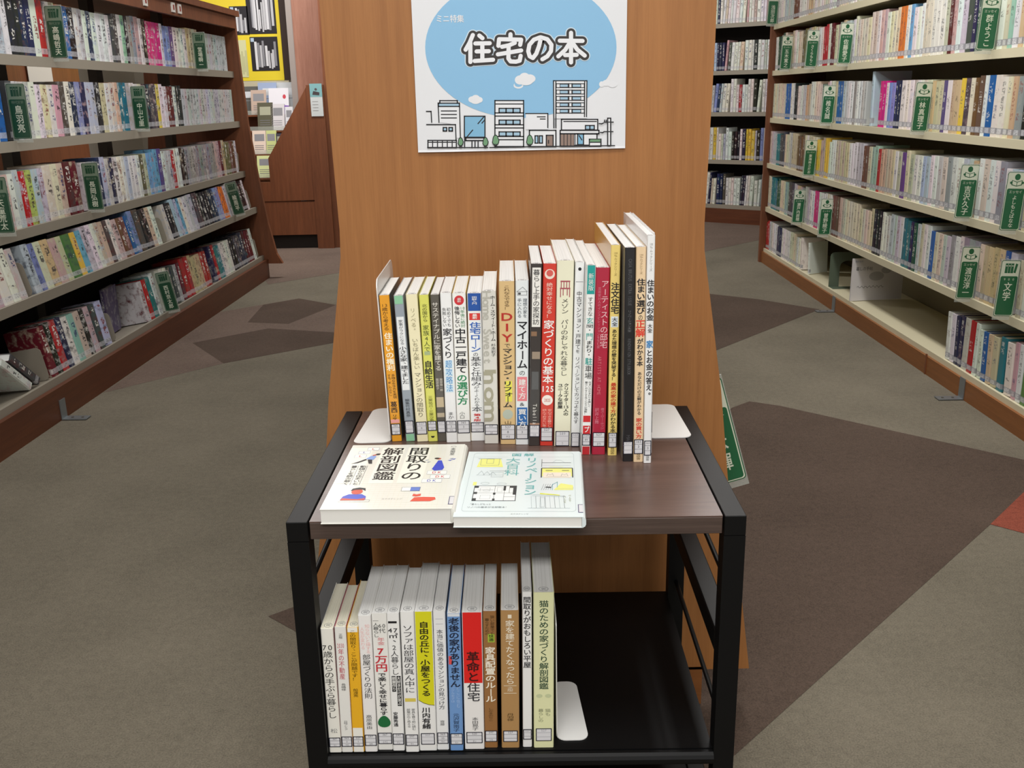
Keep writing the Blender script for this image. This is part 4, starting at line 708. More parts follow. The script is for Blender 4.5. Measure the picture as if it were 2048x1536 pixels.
dn = [
 (-.2300, .987, .0138, .111, .169, .010, 'efede4', 'white paperback beside the post, first on the lower shelf', [('{70}歳からの手ぶら暮らし', '2a2a2a', .12, .72, .45, .80), ('松', '8a8a8a', .80, .84, .5, .6)], [], ('367', '', 'マツ'), dict(paper=PAPERC, lz=(.045, .125))),
 (-.2150, .987, .0118, .103, .171, .018, 'ecebe6', 'white paperback with small red title on the lower shelf', [('正版', '505050', .05, .09, .5, .35), ('{2030}年の不動産', 'c04858', .12, .41, .45, .52), ('長嶋修', '404040', .44, .50, .5, .42), ('日経プレミア', '707070', .74, .82, .5, .35)], [], ('365', '3', 'ナガ'), dict(paper=PAPERC, side='c86070')),
 (-.2012, .987, .0124, .115, .170, .020, 'eeb422', 'golden yellow slim paperback on the lower shelf', [('この間取り、ここが問題です！', '4a3808', .02, .42, .5, .56, .01), ('船渡亮', '4a3808', .48, .55, .5, .45)], [(0, .035, 'f2f0e8'), (.80, 1., 'f0eee6')], ('527', '1', 'フナ'), dict(paper=PAPERC)),
 (-.1868, .987, .0148, .125, .185, .016, 'f2f0ee', 'white paperback with faint pink subtitle on the lower shelf', [('知らないと損する', 'f0c0bc', .06, .27, .68, .40), ('人生が変わる', 'f0c0bc', .08, .24, .28, .36), ('部屋づくりの法則', '26262a', .275, .60, .5, .66, .01), ('高原美由', '505050', .72, .83, .45, .5)], [], ('597', '', '39'), dict()),
 (-.1712, .990, .0158, .122, .186, .014, 'eeede8', 'white paperback with red number and green pot mark on the lower shelf', [('一人暮らし', '303030', .04, .17, .26, .40, .01), ('{60}代', '303030', .07, .14, .66, .46, .01), ('年金', 'd87078', .17, .225, .55, .5), ('{7}万円', 'c8303c', .24, .42, .5, .84, .03), ('で楽しく幸せに暮らす', '26262a', .425, .74, .5, .56, .03)], [], ('367', '', 'ミナミ'), dict(extra=pot)),
 (-.1532, .988, .0136, .122, .187, .014, 'f2f2f0', 'white paperback with a small black pan drawing on the lower shelf', [('{47}㎡、', '303034', .10, .22, .45, .80, .02), ('{2}人暮らし', '303034', .22, .44, .5, .68, .01), ('安藤秀通', '303034', .71, .82, .35, .40, .03)], [(.055, .07, '202024', .1, .8), (.445, .665, '26262a', .58, .92), (.445, .56, '26262a', .18, .5)], ('597', '', 'アン'), dict(extra=xs(txt('大好きだけが並ぶ', WH, .45, .66, .75, .30, .02), txt('部屋作り', WH, .45, .555, .34, .30, .02)))),
 (-.1372, .985, .0146, .112, .190, .014, 'f2f2f0', 'white paperback with grey-black katakana title on the lower shelf', [('ソファは部屋の真ん中に', '303036', .09, .57, .5, .80, .01), ('家具を買う前に読む', '505050', .68, .84, .68, .30, .01), ('部屋が広く見える', '505050', .68, .82, .32, .30, .01)], [(.605, .63, 'dcc85a', .1, .9)], ('597', '', 'サト'), dict()),
 (-.1207, .987, .0196, .124, .189, .012, 'f0f0ee', 'thick white paperback with lemon yellow upper cover on the lower shelf', [], [(0, .626, 'dcd81e')], ('527', '', ''), dict(lw=.8, faint=True, extra=xs(yellow_edge, txt('自由の丘に、小屋をつくる', '26240c', .07, .60, .5, .56, .03), txt('川内有緒', '26262a', .68, .84, .45, .50, .03)))),
 (-.0995, .988, .0136, .120, .188, .014, 'eff0f0', 'white paperback with slim dark blue lettering on the lower shelf', [('本当に価値のあるマンションの見つけ方', '3a3e48', .125, .70, .5, .56, .01), ('齋藤', '606060', .78, .82, .5, .4)], [(.05, .052, '9090a0', .2, .8), (.085, .087, '9090a0', .2, .8)], ('365', '35', 'サイ'), dict()),
 (-.0835, .986, .0150, .123, .186, .014, '6f9ad2', 'sky blue paperback with brush lettering on the lower shelf', [('老後の家がありません', '162038', .03, .53, .5, .80, .03), ('元沢賀南子', '26344c', .72, .86, .5, .50, .01), ('シングル女子は', 'a8c4e8', .50, .64, .3, .3), ('どこに住む', 'a8c4e8', .52, .68, .7, .3)], [(0, .02, 'dfe4ea'), (.30, .36, 'e05050', 0, .3)], ('365', '', 'モト'), dict()),
 (-.0660, .988, .0222, .121, .186, .012, 'f2f0ee', 'thick white paperback with scarlet upper half on the lower shelf', [], [(0, .505, 'e0201c')], ('520', '', 'ホン'), dict(lw=.82, extra=xs(txt('革命と', '3c0c0c', .28, .50, .5, .66, .03), txt('住宅', '303036', .505, .645, .5, .66, .02), txt('本田晃子', '505050', .76, .86, .55, .34)))),
 (-.0420, .990, .0150, .121, .186, .014, '9a6c3e', 'brown paperback with white title and green spot on the lower shelf', [('狭い部屋でも', '4a3010', .03, .17, .70, .34, .01), ('暮らすための', '4a3010', .05, .17, .30, .34), ('家具配置のルール', 'f4ecda', .255, .66, .5, .80, .04), ('しかまのりこ', '5c4020', .70, .80, .5, .4)], [(.16, .22, 'a8c040', .35, .85)], ('597', '', 'シカ'), dict(extra=txt('快適', '2c3a10', .165, .215, .6, .38, .02))),
 (-.0215, .989, .0205, .120, .187, .014, 'b28a58', 'camel tan paperback with cream lettering on the lower shelf', [('家を建てたくなったら', 'f0e6d0', .07, .53, .5, .52, .02), ('令和版', 'f0e6d0', .545, .58, .5, .34), ('丹羽修', '4a3818', .74, .80, .5, .4)], [(.03, .055, 'f0e6d0', .4, .6), (.535, .539, 'e8dcc0', .15, .85), (.59, .594, 'e8dcc0', .15, .85)], ('527', '', ''), dict(lw=.82)),
 (.0042, .990, .0106, .131, .210, .012, 'f1f1f0', 'slim tall white paperback with black title on the lower shelf', [('間取りがおもしろい平屋', '202024', .03, .48, .5, .84, .02)], [], ('527', '', ''), dict(faint=True, lz=(.05, .12))),
 (.0175, .988, .0240, .132, .210, .010, 'e6e8b8', 'thick pale yellow-green paperback beside the white bookend on the lower shelf', [('猫のための家づくり解剖図鑑', '36503a', .05, .615, .5, .48, .02), ('猫も', '8a8e70', .74, .79, .7, .3), ('暮らしの', '8a8e70', .74, .83, .35, .28)], [], ('527', '', ''), dict(faint=True, lw=.8, extra=cat_)),
]
for i, (x, y, w_, d_, h_, lean, base, lb, runs, bands, rows, kw) in enumerate(dn):
    if i+1 < len(dn): g_ = dn[i+1][0]-x; w_ = g_-.0003 if g_ < w_+.0024 else w_*1.05; w_ = min(w_, g_-.0002-h_*max(0, lean-dn[i+1][5]))
    B(x, y, Z2, w_, d_, h_, lean, base, lb, runs, bands, rows, **kw)
# ------------------------------------------------------------------ two books lying flat on the top shelf
def flat_book(x, y, z, rz, W_, D_, t_, base, label, art):
    e = empty('paperback_book', (x, y, z), rz, label=label, cat='book'); cm = mat('glossy_book_cover', base, .3, coat=.4)
    c = MB(); c.box(0, W_, 0, D_, t_-.0005, t_, cm); c.box(0, W_, 0, D_, 0, .0005, cm)
    r = t_*.28; pts = [(W_-.001, 0), (W_+r*.5, r*.4), (W_+r*.8, t_*.3), (W_+r*.8, t_*.7), (W_+r*.5, t_-r*.4), (W_-.001, t_), (W_-.0015, t_-.0006), (W_-.0015, .0006)]
    c.prism(pts, 0, D_, cm, 'y')
    fn = lambda u, v, d: (u*W_, v*D_, t_+.0001+d*.25)
    art(c, fn, W_/D_); c.build('cover', e, fix=False)
    MB().box(.0006, W_-.0018, .0008, D_-.0008, .0005, t_-.0005, mat('page_edges', (232, 231, 226), .8)).build('page_block', e)
    lb = MB(); poly(lb, [(.962, .055), (1.0, .055), (1.0, .165), (.962, .165)], mat('sticker_frame', (84, 78, 120), .4), fn, .0006); poly(lb, [(.968, .062), (1.0, .062), (1.0, .158), (.968, .158)], mat('sticker_paper', (222, 222, 226), .35), fn, .0008)
    lb.build('call_number_label', e, fix=False); return e
def col(cl): return ink(cl)
def vt(mb, s_, u, va, vb, gw, cl, fn, asp, bo=0., dep=.0006):
    tk = tokens(s_); n = len(tk); p = (va-vb)/n
    for i, q in enumerate(tk): put_glyph(mb, q, u, va-(i+.5)*p, gw, (p*1.02) if q not in 'ー' else p*1.02, col(cl), fn, bo, 0, -math.pi/2 if q == 'ー' else 0, dep) if q != 'ー' else put_glyph(mb, '|', u, va-(i+.5)*p, gw, p*.95, col(cl), fn, bo+.02, 0, 0, dep)
def art1(c, fn, asp):
    for k in range(1, 24): line(c, (.04+k*.04, .02), (.04+k*.04, .98), .0012, ink('dfddcb'), fn, .0001)
    for k in range(1, 33): line(c, (.03, .03*k), (.97, .03*k), .0010, ink('dfddcb'), fn, .0001)
    for u in (.10, .38, .61): poly(c, [(u-.10, .36), (u+.10, .36), (u+.10, .95), (u-.10, .95)], ink('efefe4'), fn, .0002)
    vt(c, '間取りの', .61, .94, .40, .185, '1a1a1c', fn, asp, .022); vt(c, '解剖図鑑', .385, .94, .40, .185, '1a1a1c', fn, asp, .022)
    vt(c, '動線から住まいと', .18, .64, .34, .055, '26262c', fn, asp, .02); vt(c, '暮らしを読み解く', .105, .64, .34, .055, '26262c', fn, asp, .02)
    for u in (.14, .215): line(c, (u, .64), (u, .34), .003, col('303034'), fn, .0004)
    vt(c, '本間至', .905, .93, .80, .045, '34343a', fn, asp, .01); pline(c, ngon(.905, .955, .022, .012, 12), .002, col('606068'), fn, .0004, True)
    for u, v, cl in ((.20, .925, 'c84848'), (.135, .865, '4850a0'), (.115, .80, 'c84848')):
        poly(c, [(u-.05, v-.022), (u+.05, v-.022), (u+.05, v+.022), (u-.05, v+.022)], ink('f6f6f0'), fn, .0003); pline(c, [(u-.05, v-.022), (u+.05, v-.022), (u+.05, v+.022), (u-.05, v+.022)], .0022, col('6a78b0'), fn, .0004, True); put_glyph(c, 'L', u, v, .05, .036, col(cl), fn, .02, 0, 0, .0006)
    poly(c, [(.17, .75), (.24, .735), (.255, .79), (.235, .815), (.205, .80)], col('8aa6e0'), fn, .0006); poly(c, [(.225, .80), (.285, .835), (.275, .845), (.215, .815)], col('c05840'), fn, .0007); poly(c, ngon(.262, .83, .02, .014, 10), col('2a2428'), fn, .0008)
    poly(c, [(.17, .75), (.19, .735), (.12, .68), (.065, .672), (.11, .70)], col('1e1c22'), fn, .0006); poly(c, [(.19, .74), (.23, .74), (.245, .67), (.215, .672)], col('1e1c22'), fn, .0006)
    poly(c, [(.80, .715), (.83, .715), (.865, .60), (.855, .56), (.79, .55), (.765, .575)], col('3848c8'), fn, .0006); poly(c, ngon(.80, .745, .022, .014, 10), col('c05c4c'), fn, .0007); poly(c, ngon(.785, .75, .022, .012, 10), col('1e1c22'), fn, .0008)
    for u, v, cl in ((.90, .715, '4858c0'), (.93, .735, '4858c0'), (.91, .745, '9aa4c0'), (.66, .70, '9aa4b8'), (.70, .72, '9aa4b8'), (.72, .69, '9aa4b8')): poly(c, [(u-.02, v), (u, v+.006), (u+.02, v+.012), (u+.003, v-.008)], col(cl), fn, .0006)
    for u, v, cl in ((.815, .52, 'c84858'), (.85, .455, 'c84858'), (.79, .395, '4050b8')):
        poly(c, [(u-.08, v-.026), (u+.08, v-.026), (u+.08, v+.026), (u-.08, v+.026)], ink('f6f6f0'), fn, .0003); pline(c, [(u-.08, v-.026), (u+.08, v-.026), (u+.08, v+.026), (u-.08, v+.026)], .002, col('7888a8'), fn, .0004, True); htext(c, 'DK', u-.045, u+.045, v, .045, col(cl), fn, .02, .0006)
    poly(c, [(.12, .13), (.13, .175), (.17, .205), (.27, .205), (.31, .175), (.315, .13)], col('4a5ac8'), fn, .0006); poly(c, ngon(.225, .24, .045, .038, 16), col('d0543c'), fn, .0007); poly(c, [(.17, .25), (.18, .285), (.23, .30), (.28, .29), (.29, .25), (.265, .27), (.20, .265)], col('201c22'), fn, .0009)
    poly(c, [(.12, .12), (.31, .12), (.31, .15), (.25, .135), (.20, .14), (.13, .15)], col('cc5a48'), fn, .0008); pline(c, [(.11, .10), (.35, .10), (.35, .125), (.30, .13)], .0022, col('606068'), fn, .0008)
    poly(c, [(.57, .245), (.64, .245), (.64, .30), (.57, .30)], ink('f6f6f0'), fn, .0004); poly(c, [(.64, .245), (.715, .245), (.715, .30), (.64, .30)], col('6a84d0'), fn, .0005); pline(c, [(.57, .245), (.715, .245), (.715, .30), (.57, .30)], .0025, col('404860'), fn, .0007, True)
    poly(c, [(.665, .10), (.69, .155), (.76, .16), (.85, .155), (.86, .125), (.82, .10)], col('e05a48'), fn, .0006); poly(c, [(.67, .175), (.675, .205), (.70, .195), (.735, .205), (.735, .175), (.70, .165)], col('e05a48'), fn, .0007)
    htext(c, 'エクスナレッジ', .44, .60, .135, .018, col('9a9a98'), fn, 0, .0006)
def art2(c, fn, asp):
    K = col('34383c'); G = col('7a8488'); Y = col('eef08a'); L = col('a8b4b8'); T = '6cb4b4'
    pline(c, rrect(.055, .945, .07, .97, .03), .0022, L, fn, .0003, True); line(c, (.06, .90), (.36, .90), .0015, L, fn, .0003); line(c, (.62, .90), (.94, .90), .0015, L, fn, .0003)
    for i, ch in enumerate('図解'): put_glyph(c, ch, .435+.11*i, .935, .095, .05, col(T), fn, .015, 0, 0, .0005)
    vt(c, 'リノベーション', .575, .885, .29, .115, T, fn, asp, .02); vt(c, '大百科', .41, .885, .585, .135, T, fn, asp, .01)
    def R(x0, x1, y0, y1, m, wd=.0028): pline(c, [(x0, y0), (x1, y0), (x1, y1), (x0, y1)], wd, m, fn, .0005, True)
    poly(c, [(.10, .73), (.33, .73), (.30, .87), (.12, .87)], Y, fn, .0003); R(.13, .29, .76, .87, G); R(.18, .24, .79, .865, G); line(c, (.1, .87), (.31, .87), .004, G, fn, .0005)
    for k in range(3): pline(c, [(.12+.05*k, .60), (.15+.05*k, .665-.01*k), (.18+.05*k, .60)], .003, L, fn, .0005)
    R(.24, .34, .57, .64, L); line(c, (.22, .665), (.36, .665), .003, G, fn, .0005); line(c, (.11, .60), (.34, .60), .002, L, fn, .0005)
    # floor plan
    poly(c, [(.12, .215), (.465, .215), (.465, .43), (.12, .43)], ink('eef2f2'), fn, .0003); R(.12, .465, .215, .43, K, .006)
    for x0, x1, y0, y1 in ((.12, .15, .215, .25), (.12, .15, .31, .34), (.12, .155, .40, .43), (.28, .30, .30, .33), (.36, .38, .36, .43), (.44, .465, .30, .43), (.41, .44, .40, .43), (.28, .30, .215, .245)): poly(c, [(x0, y0), (x1, y0), (x1, y1), (x0, y1)], K, fn, .0006)
    for a, b in (((.12, .325), (.46, .325)), ((.29, .215), (.29, .43)), ((.37, .215), (.37, .43)), ((.41, .325), (.41, .43)), ((.15, .37), (.28, .37)), ((.37, .27), (.46, .27))): line(c, a, b, .0028, K, fn, .0005)
    R(.17, .25, .345, .40, G, .0018); R(.18, .26, .24, .295, G, .0018); R(.31, .35, .345, .41, G, .0018); pline(c, ngon(.22, .365, .025, .012, 12), .0015, G, fn, .0005, True)
    poly(c, [(.10, .44), (.13, .44), (.13, .49), (.10, .49)], Y, fn, .0003); pline(c, ngon(.20, .47, .035, .018, 12), .002, L, fn, .0005, True); pline(c, ngon(.34, .46, .04, .016, 12), .002, L, fn, .0005, True)
    # right column drawings
    line(c, (.665, .73), (.665, .86), .004, K, fn, .0005); line(c, (.665, .80), (.92, .80), .006, G, fn, .0005); pline(c, [(.76, .81), (.79, .845), (.83, .84), (.86, .81)], .0025, L, fn, .0005); line(c, (.73, .735), (.85, .735), .003, Y, fn, .0005); line(c, (.67, .755), (.92, .755), .002, L, fn, .0005)
    poly(c, [(.665, .58), (.93, .58), (.93, .705), (.665, .705)], Y, fn, .0003); poly(c, [(.68, .555), (.915, .555), (.915, .64), (.68, .64)], ink('f0e6d8'), fn, .0004)
    for a, b in (((.665, .56), (.665, .71)), ((.93, .56), (.93, .71)), ((.665, .71), (.93, .71))): line(c, a, b, .010, K, fn, .0006)
    line(c, (.70, .67), (.76, .67), .008, K, fn, .0006); line(c, (.84, .67), (.90, .67), .008, K, fn, .0006)
    for u in (.74, .86): pline(c, [(u-.03, .575), (u-.02, .615), (u, .60), (u+.02, .62), (u+.03, .575)], .0028, G, fn, .0006)
    pline(c, [(.72, .575), (.88, .575)], .003, G, fn, .0006)
    poly(c, [(.77, .37), (.93, .37), (.93, .44), (.83, .47)], Y, fn, .0003); pline(c, [(.76, .37), (.76, .45), (.80, .49), (.80, .41)], .005, col('78b0b8'), fn, .0005)
    for k in range(5): line(c, (.67+.018*k, .37), (.69+.018*k, .46), .0026, G, fn, .0005)
    poly(c, [(.70, .405), (.75, .40), (.75, .415), (.71, .42)], K, fn, .0006); pline(c, [(.80, .39), (.93, .39), (.93, .41)], .0025, L, fn, .0005)
    poly(c, [(.66, .31), (.82, .29), (.82, .30), (.66, .325)], col('e6ec40'), fn, .0004); pline(c, [(.56, .305), (.86, .285), (.84, .27), (.60, .285)], .003, L, fn, .0005)
    for k in range(8): line(c, (.60+.037*k, .115), (.59+.037*k, .28), .003, G if k % 2 else L, fn, .0005)
    line(c, (.57, .115), (.90, .115), .003, L, fn, .0005); R(.665, .70, .13, .26, G, .002)
    for u, v in ((.90, .24), (.86, .22)): vt(c, 'ページで', u, v+.06, v-.04, .022, '8a8a50', fn, asp)
    htext(c, '「暮らしがもっと', .10, .28, .165, .026, G, fn, .01, .0005); htext(c, 'リノベの基本が全部載る！', .09, .42, .125, .026, G, fn, .01, .0005)
    htext(c, 'エクスナレッジ', .44, .58, .035, .018, col('8a9494'), fn, 0, .0005)
flat_book(-.2145, .9735, TH+.0003, -.030, .146, .203, .0175, (236, 236, 228), 'cream paperback lying flat with bold black title and blue red figures', art1)
flat_book(-.0672, .958, TH+.0003, -.052, .1415, .199, .0128, (226, 238, 240), 'pale cyan paperback lying flat with teal title and floor plan drawings', art2)
# ------------------------------------------------------------------ the poster on the tower
PY = 1.4505
pa, pb = at(836.6, 304.7, PY), at(1250, 301.8, PY)
po = empty('poster', (pa.x, PY, pa.z), 0, label='white poster with blue oval, outlined title and a row of line-drawn town buildings', cat='poster')
PW, PH = pb.x-pa.x, .212
pm = MB(); NXX = 12; PAPERW = mat('poster_paper', (226, 228, 232), .55)
ZR = [0, .001, .002, .003, PH]; NZZ = len(ZR)-1
def pcurl(x, z): return -.0012-.0016*max(0, 1-z/.003)*(.35+.65*math.sin(x/PW*math.pi*3.0)**2)
vs = [(PW*i/NXX, pcurl(PW*i/NXX, q), q) for q in ZR for i in range(NXX+1)]
pm.add(vs, [(j*(NXX+1)+i, j*(NXX+1)+i+1, (j+1)*(NXX+1)+i+1, (j+1)*(NXX+1)+i) for j in range(NZZ) for i in range(NXX)], PAPERW)
sheet = pm.build('paper_sheet', po, fix=False); sheet.modifiers.new('s', 'SOLIDIFY').thickness = .0002
ar = MB(); _c = {}
def fz(a, b, d):
    p = at(800+a/4.096, -b/4.096, PY); x, z = p.x-pa.x, p.z-pa.z; return (x, pcurl(x, z)-.0002-d, z)
def Q(*pp): return [(x, -y) for x, y in pp]
SKY = ink('8abce0'); KL = ink('202024'); W2 = ink('e4e6ea'); TR = ink('6e9a74'); BR = ink('8f7a70'); LB_ = ink('7fb4d4'); PB = ink('9fc0d6')
lim = lambda p: (p[0], min(p[1], 22))
poly(ar, [lim(p) for p in ngon(990, -388, 783, 578, 72)], SKY, fz, .0001)
def cloud(cs, m, d):
    for i, (x, y, rx, ry) in enumerate(cs): poly(ar, ngon(x, -y, rx, ry, 18), m, fz, d+.00004*i)
cloud([(970, 700, 40, 26)], W2, .0002); cloud([(970, 690, 32, 22)], SKY, .0003)
cloud([(985, 655, 45, 38), (1020, 632, 42, 36), (1062, 645, 48, 36), (1030, 665, 60, 34)], W2, .0004)
cloud([(592, 815, 32, 26), (620, 805, 34, 28), (650, 818, 28, 24), (620, 830, 40, 22)], W2, .0003)
cloud([(1652, 690, 22, 24), (1690, 680, 34, 26), (1740, 690, 40, 26)], W2, .0003)
htext(ar, 'ミニ特集', 292, 524, -157, 66, W2, fz, .02, .0003)
# the big rounded title, stroke by stroke
STROKES = [[(597, 288), (570, 352), (538, 408)], [(577, 352), (577, 508)], [(650, 292), (676, 314)], [(618, 357), (735, 355)], [(628, 422), (728, 420)], [(612, 500), (762, 490)], [(675, 357), (675, 494)],
 [(905, 282), (905, 316)], [(806, 376), (812, 322), (992, 326), (984, 368)], [(940, 352), (892, 372), (836, 384)], [(802, 446), (992, 414)], [(890, 376), (888, 480), (906, 504), (950, 506), (980, 498), (988, 458)],
 [(1152, 322), (1138, 380), (1116, 440), (1088, 476), (1062, 462), (1050, 420), (1060, 368), (1096, 326), (1150, 306), (1206, 322), (1240, 368), (1236, 420), (1206, 462), (1166, 486)],
 [(1308, 334), (1494, 336)], [(1400, 270), (1400, 512)], [(1392, 348), (1352, 410), (1296, 462)], [(1410, 348), (1452, 408), (1512, 456)], [(1352, 452), (1446, 450)]]
for wd, m, d in ((92, ink('cfe0ec'), .0003), (75, ink('34302f'), .0008), (34, ink('e8eaee'), .0013)):
    for k, st_ in enumerate(STROKES):
        for j, p in enumerate(st_): poly(ar, ngon(p[0], -p[1], wd/2, wd/2, 18), m, fz, d+.000012*(k+.3))
        for j in range(len(st_)-1): line(ar, (st_[j][0], -st_[j][1]), (st_[j+1][0], -st_[j+1][1]), wd, m, fz, d+.000012*(k+.6)+.000004*(j % 2))
_n = [0]
def nd(): _n[0] += 1; return .0004+.000008*_n[0]
def BX(x0, y0, x1, y1, fill=W2, wd=10, d=0):
    d = nd()
    poly(ar, Q((x0, y0), (x1, y0), (x1, y1), (x0, y1))[::-1], fill, fz, d)
    if wd: pline(ar, Q((x0, y0), (x1, y0), (x1, y1), (x0, y1)), wd, KL, fz, nd(), True)
def LN(*pp, wd=9, d=0): pline(ar, Q(*pp), wd, KL, fz, nd())
poly(ar, Q((313, 1000), (313, 845), (487, 845), (495, 1130), (460, 1130), (455, 1020)), W2, fz, nd())
LN((218, 912), (255, 912), (260, 1000)); LN((220, 1020), (455, 1020), (462, 1200)); LN((320, 1000), (313, 845), (487, 845), (495, 1130))
BX(316, 845, 487, 872, PB); BX(327, 825, 470, 845)
for y in (909, 938, 966): LN((340, y), (462, y))
for x in (355, 402): BX(x, 1045, x+28, 1072, PB)
BX(230, 1150, 462, 1208)
for x in (268, 308, 348, 388, 428): LN((x, 1150), (x, 1208))
LN((230, 1165), (462, 1165))
BX(528, 952, 696, 1124, LB_); LN((640, 1012), (686, 958)); LN((672, 1008), (692, 985)); LN((550, 1120), (595, 1066)); BX(540, 1130, 690, 1150); LN((530, 1120), (530, 1205)); LN((696, 1120), (696, 1150))
for x in (590, 615, 640): LN((x, 1156), (x, 1205))
BX(778, 824, 1012, 1200); LN((778, 852), (1012, 852)); 
for y in (925, 1022, 1118): BX(778, y, 1012, y+26)
for y in (888, 984, 1080):
    for k in range(3): BX(812+58*k, y, 868+58*k, y+34, PB)
poly(ar, Q((1030, 930), (1210, 930), (1210, 1060), (1030, 1060)), W2, fz, nd()); LN((1030, 930), (1210, 930), (1210, 1044)); LN((1125, 957), (1188, 957)); LN((1150, 975), (1188, 975))
poly(ar, Q((1257, 662), (1530, 662), (1530, 970), (1257, 970)), W2, fz, nd())
LN((1260, 1045), (1257, 662), (1530, 662), (1526, 955)); LN((1276, 1045), (1276, 670)); LN((1510, 955), (1512, 670))
for k in range(5):
    y = 686+52*k; BX(1280, y, 1508, y+32, W2, 7); BX(1310, y+4, 1376, y+28, PB, 5); BX(1412, y+4, 1480, y+28, PB, 5); LN((1382, y), (1382, y+32)); LN((1408, y), (1408, y+32))
BX(1060, 1068, 1276, 1200); 
for x in (1106, 1142): BX(x, 1112, x+24, 1172, PB)
BX(1198, 1108, 1254, 1198, BR); LN((1216, 1150), (1216, 1172))
BX(1322, 978, 1618, 1065); LN((1342, 995), (1606, 995)); BX(1518, 1028, 1554, 1060, PB); BX(1554, 1028, 1590, 1060, PB); BX(1312, 1068, 1628, 1094); BX(1312, 1098, 1612, 1192)
for k in range(4): BX(1314+28*k, 1098, 1342+28*k, 1194, BR, 6)
BX(1436, 1098, 1452, 1192, W2, 6); BX(1454, 1098, 1502, 1184, LB_); LN((1466, 1110), (1488, 1145)); LN((1436, 1188), (1560, 1188))
BX(1550, 1140, 1644, 1196); poly(ar, Q((1552, 1165), (1556, 1142), (1640, 1142), (1642, 1165)), TR, fz, nd()); LN((1552, 1165), (1642, 1165))
BX(1700, 968, 1724, 1192); LN((1672, 1000), (1745, 1000)); LN((1672, 1078), (1742, 1078)); LN((1674, 984), (1674, 1000)); LN((1688, 984), (1688, 1000)); LN((1630, 1012), (1650, 1014), (1664, 1008)); LN((1640, 1084), (1658, 1086), (1668, 1080))
for x, y, r_ in ((497, 1160, 22), (700, 1160, 23), (783, 1148, 28), (1062, 1148, 28)):
    lf = Q(*[(x+r_*math.sin(t_)*(1 if math.cos(t_) < 0 else .8), y-r_*1.5*math.cos(t_)) for t_ in [k*.3927 for k in range(16)]])
    poly(ar, lf, TR, fz, nd()); pline(ar, lf, 6, KL, fz, nd(), True); LN((x-6, y+34), (x-6, y+48)); LN((x+6, y+34), (x+6, y+48))
LN((228, 1208), (720, 1208)); LN((735, 1208), (1010, 1202), (1755, 1192))
ar.build('printed_artwork', po, fix=False)
# ------------------------------------------------------------------ leaflet rack and posts at the back, behind the novel bookcase
RK = empty('leaflet_rack', (-1.70, 6.93, 0), 0, label='brown wooden leaflet rack with sloping side panel beyond the novel bookcase', cat='rack')
MB().prism([(-.36, .34), (-.36, .475), (.02, .475), (.02, .64), (.325, 1.115), (.345, 1.115), (.345, .345)], 0, .025, WOODL, 'y').build('side_panel', RK)
MB().box(-.36, .345, .004, .029, .10, .335, WOODL).build('lower_panel', RK)
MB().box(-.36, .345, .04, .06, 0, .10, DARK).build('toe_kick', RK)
for i, (z, y) in enumerate(((.50, .07), (.66, .16), (.82, .25), (.93, .34))): MB().box(-.5, .34, y, y+.10, z-.012, z, WOODL).box(-.5, .34, y, y+.006, z, z+.03, CLEAR).build('tier', RK)
MB().box(-.5, .34, .50, .52, .1, 1.11, WOODL).build('rear_panel', RK)
LF = [(0, -1.79, 'd8e0a0', 'green', .10, .14), (0, -1.67, '707878', 'silver', .07, .15), (1, -1.83, 'e4d0c0', 'peach', .09, .15), (1, -1.735, 'c6cf8a', 'lime', .07, .15), (1, -1.66, '3c3a48', 'dark', .05, .13), (2, -1.80, '55523c', 'dark olive', .10, .18), (2, -1.70, 'd6d2d4', 'pale', .085, .17), (2, -1.60, 'dcdce0', 'white', .05, .15),
      (3, -1.86, 'c0a898', 'pinkish brown', .10, .16), (3, -1.73, 'e6e4ea', 'white and purple', .13, .17), (3, -1.45, 'e6d8d8', 'red-lettered white', .06, .15)]
tiers = ((.50, .07), (.66, .16), (.82, .25), (.93, .34))
for i, (k, x, cl, nm, w_, h_) in enumerate(LF):
    w_ *= 1.12; h_ *= 1.1
    z, y = tiers[k]; e = empty('leaflet', (x, 6.93+y+.02, z+.002), 0, label=f'{nm} leaflet on the {("lowest", "second", "third", "top")[k]} tier of the rack, beyond the novel bookcase', cat='leaflet', group='leaflets in the wooden rack'); e.rotation_euler = (-.22, 0, 0)
    m = MB().box(0, w_, 0, .004, 0, h_, ink(cl)); f = lambda a, b, d: (a, -.0004-d, b)
    if 'purple' in nm: poly(m, [(0, .0), (w_, 0), (w_, .06), (0, .075)], ink('7a4aa8'), f); poly(m, ngon(w_*.78, .125, .012, .016, 12), ink('c83848'), f, .0003)
    elif 'red' in nm: poly(m, [(.01, .02), (.03, .02), (.03, h_-.02), (.01, h_-.02)], ink('d05048'), f)
    else: poly(m, [(w_*.15, h_*.55), (w_*.85, h_*.55), (w_*.85, h_*.85), (w_*.15, h_*.85)], ink('8a8a8e' if 'dark' not in nm else 'a8a890'), f)
    for q in range(3): line(m, (w_*.15, h_*(.2+.08*q)), (w_*.8, h_*(.2+.08*q)), .004, ink('77777c'), f, .0002)
    m.build('printed_sheet', e)
